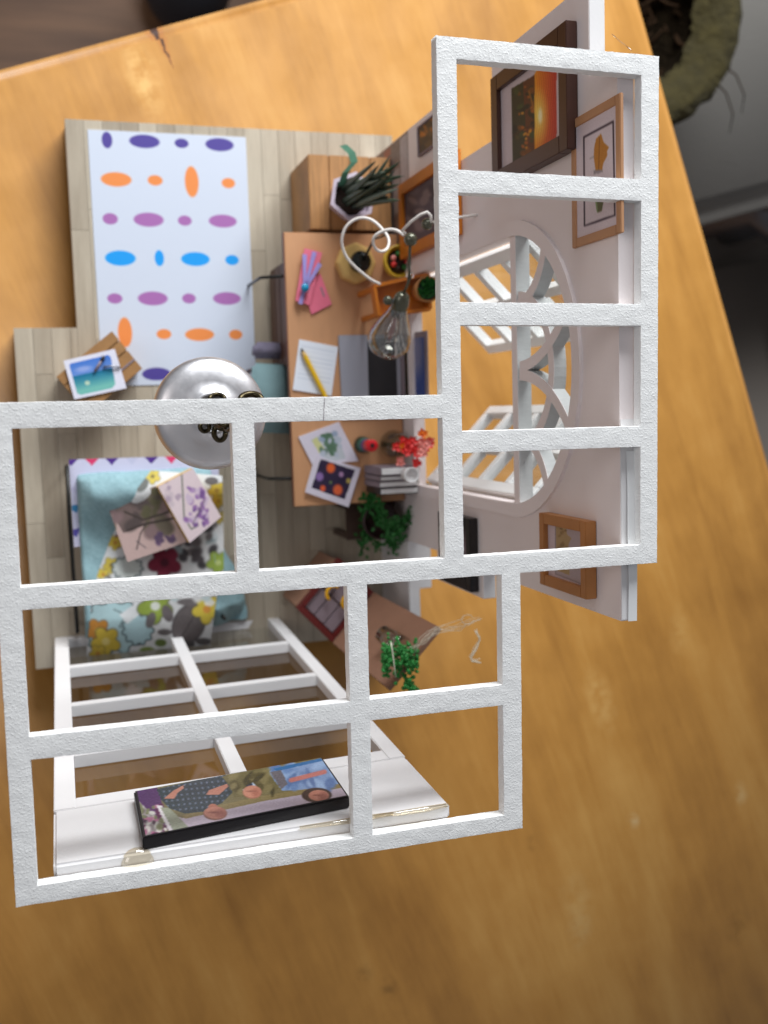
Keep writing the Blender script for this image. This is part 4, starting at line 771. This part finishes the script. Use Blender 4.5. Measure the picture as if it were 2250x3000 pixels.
for i, (nm, lab, pts, hz) in enumerate((('pale_postcard', 'white bordered postcard of a pale green landscape', ((874, 1280), (993, 1236), (1051, 1351), (916, 1362)), .03), ('dark_postcard', 'white bordered postcard with orange blooms on dark violet', ((924, 1335), (1057, 1371), (1021, 1486), (894, 1442)), .10))):
    t = thing(nm, lab, 'postcard', (*np.mean([on(*q) for q in pts], 0)[:2], DZ+hz-.02)); q4 = [on(*q, hz+.03) for q in pts]; MB().slab(q4, DZ+hz-.02, DZ+hz+.022).build('card', 'paper', t); Pt = bil(*q4, 90, 90); kk = (800, 1180, .3134); p = Paint(*Z(*kk)(Pt), (214, 208, 222))
    if i == 0: p.poly([(350, 350), (500, 270), (600, 300), (680, 520), (520, 560)], (190, 196, 204)); p.poly([(360, 350), (410, 320), (500, 460), (430, 470)], (206, 206, 146)); p.poly([(440, 300), (520, 280), (590, 360), (600, 490), (540, 500), (480, 380)], (84, 116, 92)); p.blobs(16, (440, 280, 640, 520), 26, [(96, 126, 104), (150, 166, 190), (180, 190, 204), (70, 100, 78)])
    else:
        p.poly([(445, 525), (765, 630), (670, 905), (360, 795)], (40, 26, 58))
        for cx, cy_, r_, c in ((540, 610, 40, (222, 96, 40)), (605, 815, 44, (226, 100, 56)), (465, 800, 26, (216, 90, 50)), (435, 690, 36, (140, 110, 170)), (638, 670, 22, (168, 130, 170)), (705, 730, 22, (180, 160, 80)), (538, 745, 14, (90, 110, 70))): p.ell(cx, cy_, r_, r_*1.15, c, 0, .5)
    p.grain(3); sheet('picture', Pt, p.C, 'print', t)
spt = thing('thread_spool', 'banded green and red lacquered spool on the desk', 'spool', (*on(1062, 1302)[:2], DZ)); o_ = on(1063, 1303, .1)
for z0, z1, r0_, r1_, mm in ((.005, .28, .30, .27, 'dark_spool'), (.28, .5, .26, .22, 'teal_spool'), (.5, .72, .22, .2, 'blue_spool'), (.72, 1.25, .2, .21, 'red_spool')): MB().lathe([(r0_, z0), (r1_, z1-.02), (r1_*.9, z1)], (o_[0], o_[1], DZ), n=24).build('band', mm, spt, True)
MB().lathe([(.08, 0), (.07, .01)], (o_[0], o_[1], DZ+1.251), n=16).build('hole', 'dark_pot', spt)
o_ = np.array([11.12, on(1192, 1300, .8)[1], 0]); va = thing('flower_vase', 'clear glass vase of red and pink flowers', 'vase', (o_[0], o_[1], DZ))
MB().lathe([(.3, 0), (.42, .15), (.5, .5), (.36, .9), (.26, 1.2), (.34, 1.4), (.32, 1.4), (.24, 1.2), (.33, .9), (.46, .5), (.38, .17), (.01, .1)], (o_[0], o_[1], DZ+.005), n=28).build('glass', 'thin_glass', va, True)
for k in range(26):
    a = rr.uniform(0, 6.28); r_ = rr.uniform(0, .62); c_ = np.array([o_[0]+.15+r_*math.cos(a), o_[1]+r_*math.sin(a)-.1, DZ+rr.uniform(1.6, 3.1)]); m = MB()
    for j in range(6): b_ = j*1.05+rr.random(); m.leaf(c_, (math.cos(b_), math.sin(b_), .55), .17, .24)
    m.ball(c_+np.array([0, 0, .04]), .07, 6); m.build('bloom', ('red', 'red', 'red', 'rose', 'rose', 'orange_petal')[k % 6], va)
for k in range(5): MB().tube([(o_[0], o_[1], DZ+.2), (o_[0]+.04*k, o_[1]+.05*(k-2), DZ+1.2), (o_[0]+.1*k, o_[1]+.12*(k-2), DZ+1.8)], .025, 5).build('stem', 'green', va, True)
bw = [(1362, 1386, 'grey_card'), (1387, 1402, 'bezel'), (1403, 1421, 'grey_card'), (1422, 1442, 'black')]
for i, (ya, yb, cm_) in enumerate(bw):
    a, b = on(1067, ya)[1], on(1067, yb)[1]; x0 = on(1067, 1400)[0]+.06*(i == 3)
    t = thing('upright_book', ['thickest mauve book of the upright row on the desk', 'thin grey book second in the upright row', 'mauve grey book next to the black one in the upright row', 'black covered book at the end of the upright row'][i], 'book', (x0+.8, (a+b)/2, DZ), 'upright books on the desk')
    MB().box(x0, x0+1.4, b+.008, a-.008, DZ+.005, DZ+1.95-.12*i).build('cover', cm_, t, False, .02); MB().box(x0+.05, x0+1.37, b+.04, a-.04, DZ+1.951-.12*i, DZ+1.97-.12*i).build('pages', 'paper', t)
wy = U(1240, 1388, DZ+2.2)[1]; wc = thing('white_pot', 'small white pot standing on the upright books', 'pot', (11.05, wy, DZ+1.86))
MB().lathe([(.2, 0), (.27, .6), (.22, .62), (.2, .45), (.01, .43)], (11.05, wy, DZ+1.975), n=20).build('body', 'smooth_white', wc, True)
# ivy on its stand -----------------------------------------------------------------
st = thing('plant_stand', 'small dark brown stand beside the desk end under the ivy', 'stand', (10.6, -4.25, 0))
MB().box(9.75, 11.6, -4.75, -3.42, 1.92, 2.1).build('top', 'chest_wood', st, False, .02)
for a, b in ((9.87, -4.63), (11.48, -4.63), (9.87, -3.54), (11.48, -3.54)): MB().box(a-.1, a+.1, b-.1, b+.1, .005, 1.92).build('leg', 'chest_wood', st)
iv = thing('ivy_plant', 'trailing green ivy in a dark pot on the small stand', 'plant', (10.75, -4.0, 2.1)); ic = (10.72, -4.02)
MB().lathe([(.42, 0), (.6, .7), (.66, 1.1), (.58, 1.1), (.54, .95), (.01, .9)], (*ic, 2.105), n=28).build('pot', 'dark_pot', iv, True); m = MB(); lv = MB()
vines = [((1095, 1440, 3.6), (1075, 1470, 3.2), (1070, 1520, 2.8), (1062, 1580, 2.2), (1062, 1620, 1.6)), ((1120, 1430, 3.8), (1150, 1425, 3.9), (1200, 1420, 4.), (1250, 1440, 4.2), (1280, 1450, 4.2)), ((1110, 1520, 3.6), (1130, 1545, 3.5), (1150, 1560, 3.3), (1150, 1590, 2.6), (1148, 1610, 2.)), ((1190, 1525, 3.6), (1210, 1500, 3.7), (1240, 1475, 3.9), (1262, 1460, 4.1)), ((1090, 1450, 3.5), (1110, 1500, 3.7), (1140, 1530, 3.8), (1170, 1540, 3.7), (1190, 1520, 3.6)), ((1150, 1430, 3.9), (1170, 1405, 4.2), (1195, 1420, 4.1)), ((1080, 1500, 3.), (1090, 1560, 2.6), (1110, 1610, 2.)), ((1130, 1560, 3.4), (1170, 1550, 3.5), (1180, 1570, 3.2))]
for V_ in vines:
    P3 = [U(*q) for q in V_]; m.tube(P3, .025, 5)
    for a, b in zip(P3[:-1], P3[1:]):
        for _ in range(26): c_ = a+(b-a)*rr.random()+np.array([rr.gauss(0, .10), rr.gauss(0, .10), rr.gauss(0, .08)]); lv.leaf(c_, (rr.uniform(-1, 1), rr.uniform(-1, 1), rr.uniform(-.2, .8)), .15, .2)
m.build('vines', 'green', iv, True, kind='stuff'); lv.build('foliage', 'green', iv, kind='stuff')
# red tray hutch standing across the corner ----------------------------------------
hu = thing('corner_hutch', 'brown hutch with red edged compartment top standing across the corner', 'cabinet', (8.9, -7.0, 0))
hA, hB, hC = U(871, 1785, 3), U(973, 1883, 3), U(1095, 1735, 3); hD = hA+hC-hB
MB().slab([hA+(hC-hA)*.03, hB+(hD-hB)*.03, hC+(hA-hC)*.03, hD+(hB-hD)*.03], .02, 2.62).build('body', 'tan_wood', hu, False, .02)
ua, ub = (hB-hA), (hC-hB)
def HT(u_, v_, z): q = hA+ua*u_+ub*v_; return (q[0], q[1], z)
for u0, u1, v0, v1 in ((0, 1, 0, .1), (0, 1, .9, 1), (0, .09, .1, .9), (.91, 1, .1, .9)): MB().box(u0, u1, v0, v1, 2.63, 3.0, HT).build('tray_edge', 'red_wood', hu, False, .015)
for u0, u1 in ((.10, .36), (.38, .63), (.65, .90)):
    for v0, v1 in ((.11, .49), (.51, .89)): MB().box(u0, u1, v0, v1, 2.63, 2.86, HT).build('drawer', 'grey_card', hu, False, .015)
for u_, v_ in ((.35, .55), (.72, .62), (.2, .8)):
    c_ = np.array(HT(u_, v_, 2.98)); MB().tube([c_+np.array([.26*math.cos(a), .26*math.sin(a), .12*math.sin(a*.5)]) for a in np.linspace(.6, 4.2, 12)], [.02]+[.06]*10+[.02], 8).build('yellow_ring', 'yellow', hu, True)
pb0, pb1 = U(1133, 2016, 8.8), U(1284, 1835, 8.8); bk = np.array([.12, -.12, 0])
MB().hexa([(hB[0], hB[1], 3.01), (hC[0], hC[1], 3.01), (hC[0]+.12, hC[1]-.12, 3.01), (hB[0]+.12, hB[1]-.12, 3.01)], [pb0, pb1, pb1+bk, pb0+bk]).build('back_panel', 'tan_wood', hu, False, .02)
hg = thing('hanging_sprig', 'green beaded sprig with dry pale roots in a clear cup', 'plant', (*U(1165, 1940, 9.)[:2], 8.8))
gpos = U(1140, 1872, 7.0); MB().lathe([(.30, -.5), (.36, 0), (.40, .6), (.38, .6), (.33, 0), (.27, -.46), (.01, -.46)], gpos+np.array([0, 0, .3]), axis=(.35, -.35, 1), n=24).build('cup', 'thin_glass', hg, True)
lv = MB()
for _ in range(420):
    t_ = rr.random(); c2 = (1172+rr.uniform(-52, 52), 1930+rr.gauss(0, 24)) if t_ < .72 else (1190+40*(t_-.72)/.28+rr.gauss(0, 6), 1985+75*(t_-.72)/.28+rr.gauss(0, 8)); lv.ball(U(*c2, 9.3+rr.uniform(-.45, .45)), rr.uniform(.035, .075), 5)
lv.build('beads', 'bright_green', hg, True, kind='stuff')
rt = [(1145, 1880), (1150, 1910), (1155, 1950), (1160, 1985)]; m = MB()
m.tube([U(*q, 9.8) for q in rt], [.015, .02, .015, .01], 6)
for _ in range(9):
    o_ = rr.uniform(-7, 7); L = [(1205, 1900), (1240, 1875), (1270, 1850), (1300, 1845), (1340, 1838), (1375, 1815), (1410, 1806), (1450, 1803)]; n_ = rr.randint(3, 8)
    m.tube([U(a+rr.gauss(0, 7), b+o_*(.4+.15*i)+rr.gauss(0, 7), 9.6+.08*i+rr.gauss(0, .08)) for i, (a, b) in enumerate(L[:n_])], .006, 5)
for _ in range(5):
    m.tube([U(a+rr.gauss(0, 4), b+rr.gauss(0, 4), 10.+rr.gauss(0, .08)) for a, b in ((1395, 1845), (1405, 1875), (1390, 1900), (1378, 1925), (1385, 1938), (1405, 1936))], .009, 5)
m.tube([U(1370+18*math.cos(a), 1815+14*math.sin(a), 10.1) for a in np.linspace(0, 5.6, 14)], .010, 5); m.build('roots', 'roots', hg, True, kind='stuff')

# ======================= hanging lamps ==========================================
LZ = 13.0; lc = U(621, 1211, LZ)
la = thing('disc_lamp', 'shallow silver metal lamp disc hanging on a bronze chain', 'lamp', (lc[0], lc[1], LZ))
MB().lathe([(1.34, -.50), (1.375, -.34), (1.355, -.22), (1.28, -.10), (1.16, -.02), (1.0, .04), (.8, .085), (.60, .10), (.52, .20), (.46, .24), (.40, .20), (.35, .0), (.26, -.10), (.12, -.14), (.10, -.14)], (lc[0], lc[1], LZ), n=96, cap=False).build('shade', 'disc', la, True)
MB().lathe([(.12, -.2), (.2, -.13), (.22, 0), (.12, .1), (.01, .12)], (lc[0], lc[1], LZ), n=20).build('cap', 'bronze', la, True)
chn = thing('lamp_chain', 'dark bronze link chain between the roof frame and the silver lamp', 'chain', (lc[0], lc[1], LZ+.05))
top = np.array([3.38, .02, 17.95]); n_l = 13; path = [np.array([lc[0], lc[1], LZ+.1]), np.array([lc[0]-.12, lc[1]-.10, LZ+.9]), np.array([lc[0]+.10, lc[1]-.28, LZ+1.6]), np.array([lc[0]+.25, lc[1]-.05, LZ+2.6]), np.array([lc[0]+.1, .05, LZ+3.8]), top]
def along(f): f *= len(path)-1; i = min(int(f), len(path)-2); return path[i]+(path[i+1]-path[i])*(f-i)
for i in range(n_l):
    c_ = along((i+.5)/n_l); d_ = _n(along(min(1, (i+1)/n_l))-along(i/n_l)); a_ = np.cross(d_, [1., 0, 0] if i % 2 else [0, 1., 0]); a_ = _n(a_)
    MB().tube([c_+d_*.27*math.cos(t_)+a_*.14*math.sin(t_) for t_ in np.linspace(0, 2*math.pi, 17)], .045, 7).build('link', 'bronze', chn, True)
for cx, cy_, rx, ry, zz, rr_ in ((600, 1250, 14, 14, 13.3, .055), (644, 1268, 17, 22, 13.45, .065), (648, 1236, 15, 20, 13.7, .06), (636, 1170, 22, 15, 13.4, .06), (735, 1174, 32, 20, 15.0, .075)):
    MB().tube([U(cx+rx*math.cos(t_), cy_+ry*math.sin(t_), zz+.08*math.cos(t_*2)) for t_ in np.linspace(0, 2*math.pi, 25)], rr_, 8).build('link', 'bronze', chn, True)
# bulb pendant
bp = thing('bulb_pendant', 'clear glass drop bulb hanging below curled white wire', 'lamp', (*U(1140, 960, 7.)[:2], 6.)); kz = zoom(960, 600, .226)
b0, b1_ = U(*kz(925, 1330), 7.6), U(*kz(740, 1930), 6.5); ax = b1_-b0; L_ = np.linalg.norm(ax); axn = ax/L_
MB().lathe([(.27, .0), (.32, L_*.12), (.50, L_*.34), (.66, L_*.58), (.69, L_*.74), (.56, L_*.9), (.32, L_*.985), (.01, L_)], b0, axn, 32, cap=False).build('glass', 'bulb_glass', bp, True)
MB().lathe([(.12, -.52), (.22, -.42), (.27, -.2), (.27, .10), (.22, .22), (.18, .30), (.01, .3)], b0, axn, 20).build('socket', 'bead', bp, True)
MB().ball(U(*kz(780, 1240), 7.8), .15, 8).build('side_bead', 'bead', bp, True)
MB().lathe([(.03, 0), (.07, .25), (.08, .7), (.05, .85), (.01, .9)], b0+axn*.3, axn, 12).build('inner_stem', 'rose', bp, True)
bd1 = U(*kz(1075, 450), 9.2)
MB().tube([b0-axn*.5, U(*kz(1030, 1050), 8.2), U(*kz(1060, 930), 8.5), U(*kz(1055, 760), 8.8), U(*kz(1065, 590), 9.1), bd1], .045, 7).build('cord', 'bead', bp, True)
MB().ball(U(*kz(1065, 920), 8.5), .12, 8, 1.).build('clear_bead', 'glass', bp, True)
MB().ball(bd1, .2, 14).build('bead', 'bead', bp, True); bd2 = U(*kz(1290, 250), 9.8); MB().ball(bd2, .17, 14).build('bead', 'bead', bp, True)
MB().tube([bd1+np.array([-.2, .15, .1]), U(*kz(960, 340), 9.4), U(*kz(1080, 220), 9.7), U(*kz(1200, 130), 9.9), U(*kz(1290, 95), 10.), U(*kz(1335, 140), 10.), U(*kz(1340, 220), 9.95), bd2], .045, 8).build('wire_hook', 'white_wire', bp, True)
cr = [(680, 1030), (560, 970), (430, 870), (320, 770), (235, 660), (190, 540), (185, 430), (230, 300), (320, 210), (430, 170), (540, 185), (630, 240), (710, 320), (770, 400), (795, 480), (770, 570), (700, 605), (640, 585), (600, 530), (590, 450), (630, 390), (720, 340), (820, 320), (910, 340), (990, 400)]
cs_ = [U(*kz(*q), 7.0+2.2*i/len(cr)) for i, q in enumerate(cr)]
def smoothp(P_, k=4):
    out = []
    for i in range(len(P_)-1):
        p0_, p1_, p2_, p3_ = P_[max(i-1, 0)], P_[i], P_[i+1], P_[min(i+2, len(P_)-1)]
        for j in range(k): t_ = j/k; out.append(.5*((2*p1_)+(-p0_+p2_)*t_+(2*p0_-5*p1_+4*p2_-p3_)*t_**2+(-p0_+3*p1_-3*p2_+p3_)*t_**3))
    return out+[P_[-1]]
MB().tube(smoothp(cs_), .045, 8).build('wire_curl', 'white_wire', bp, True)
MB().tube([bd2, bd2+np.array([.5, .1, .3]), np.array([WX-.01, bd2[1]+.2, bd2[2]+.5])], .04, 8).build('wall_hook', 'white_wire', bp, True)
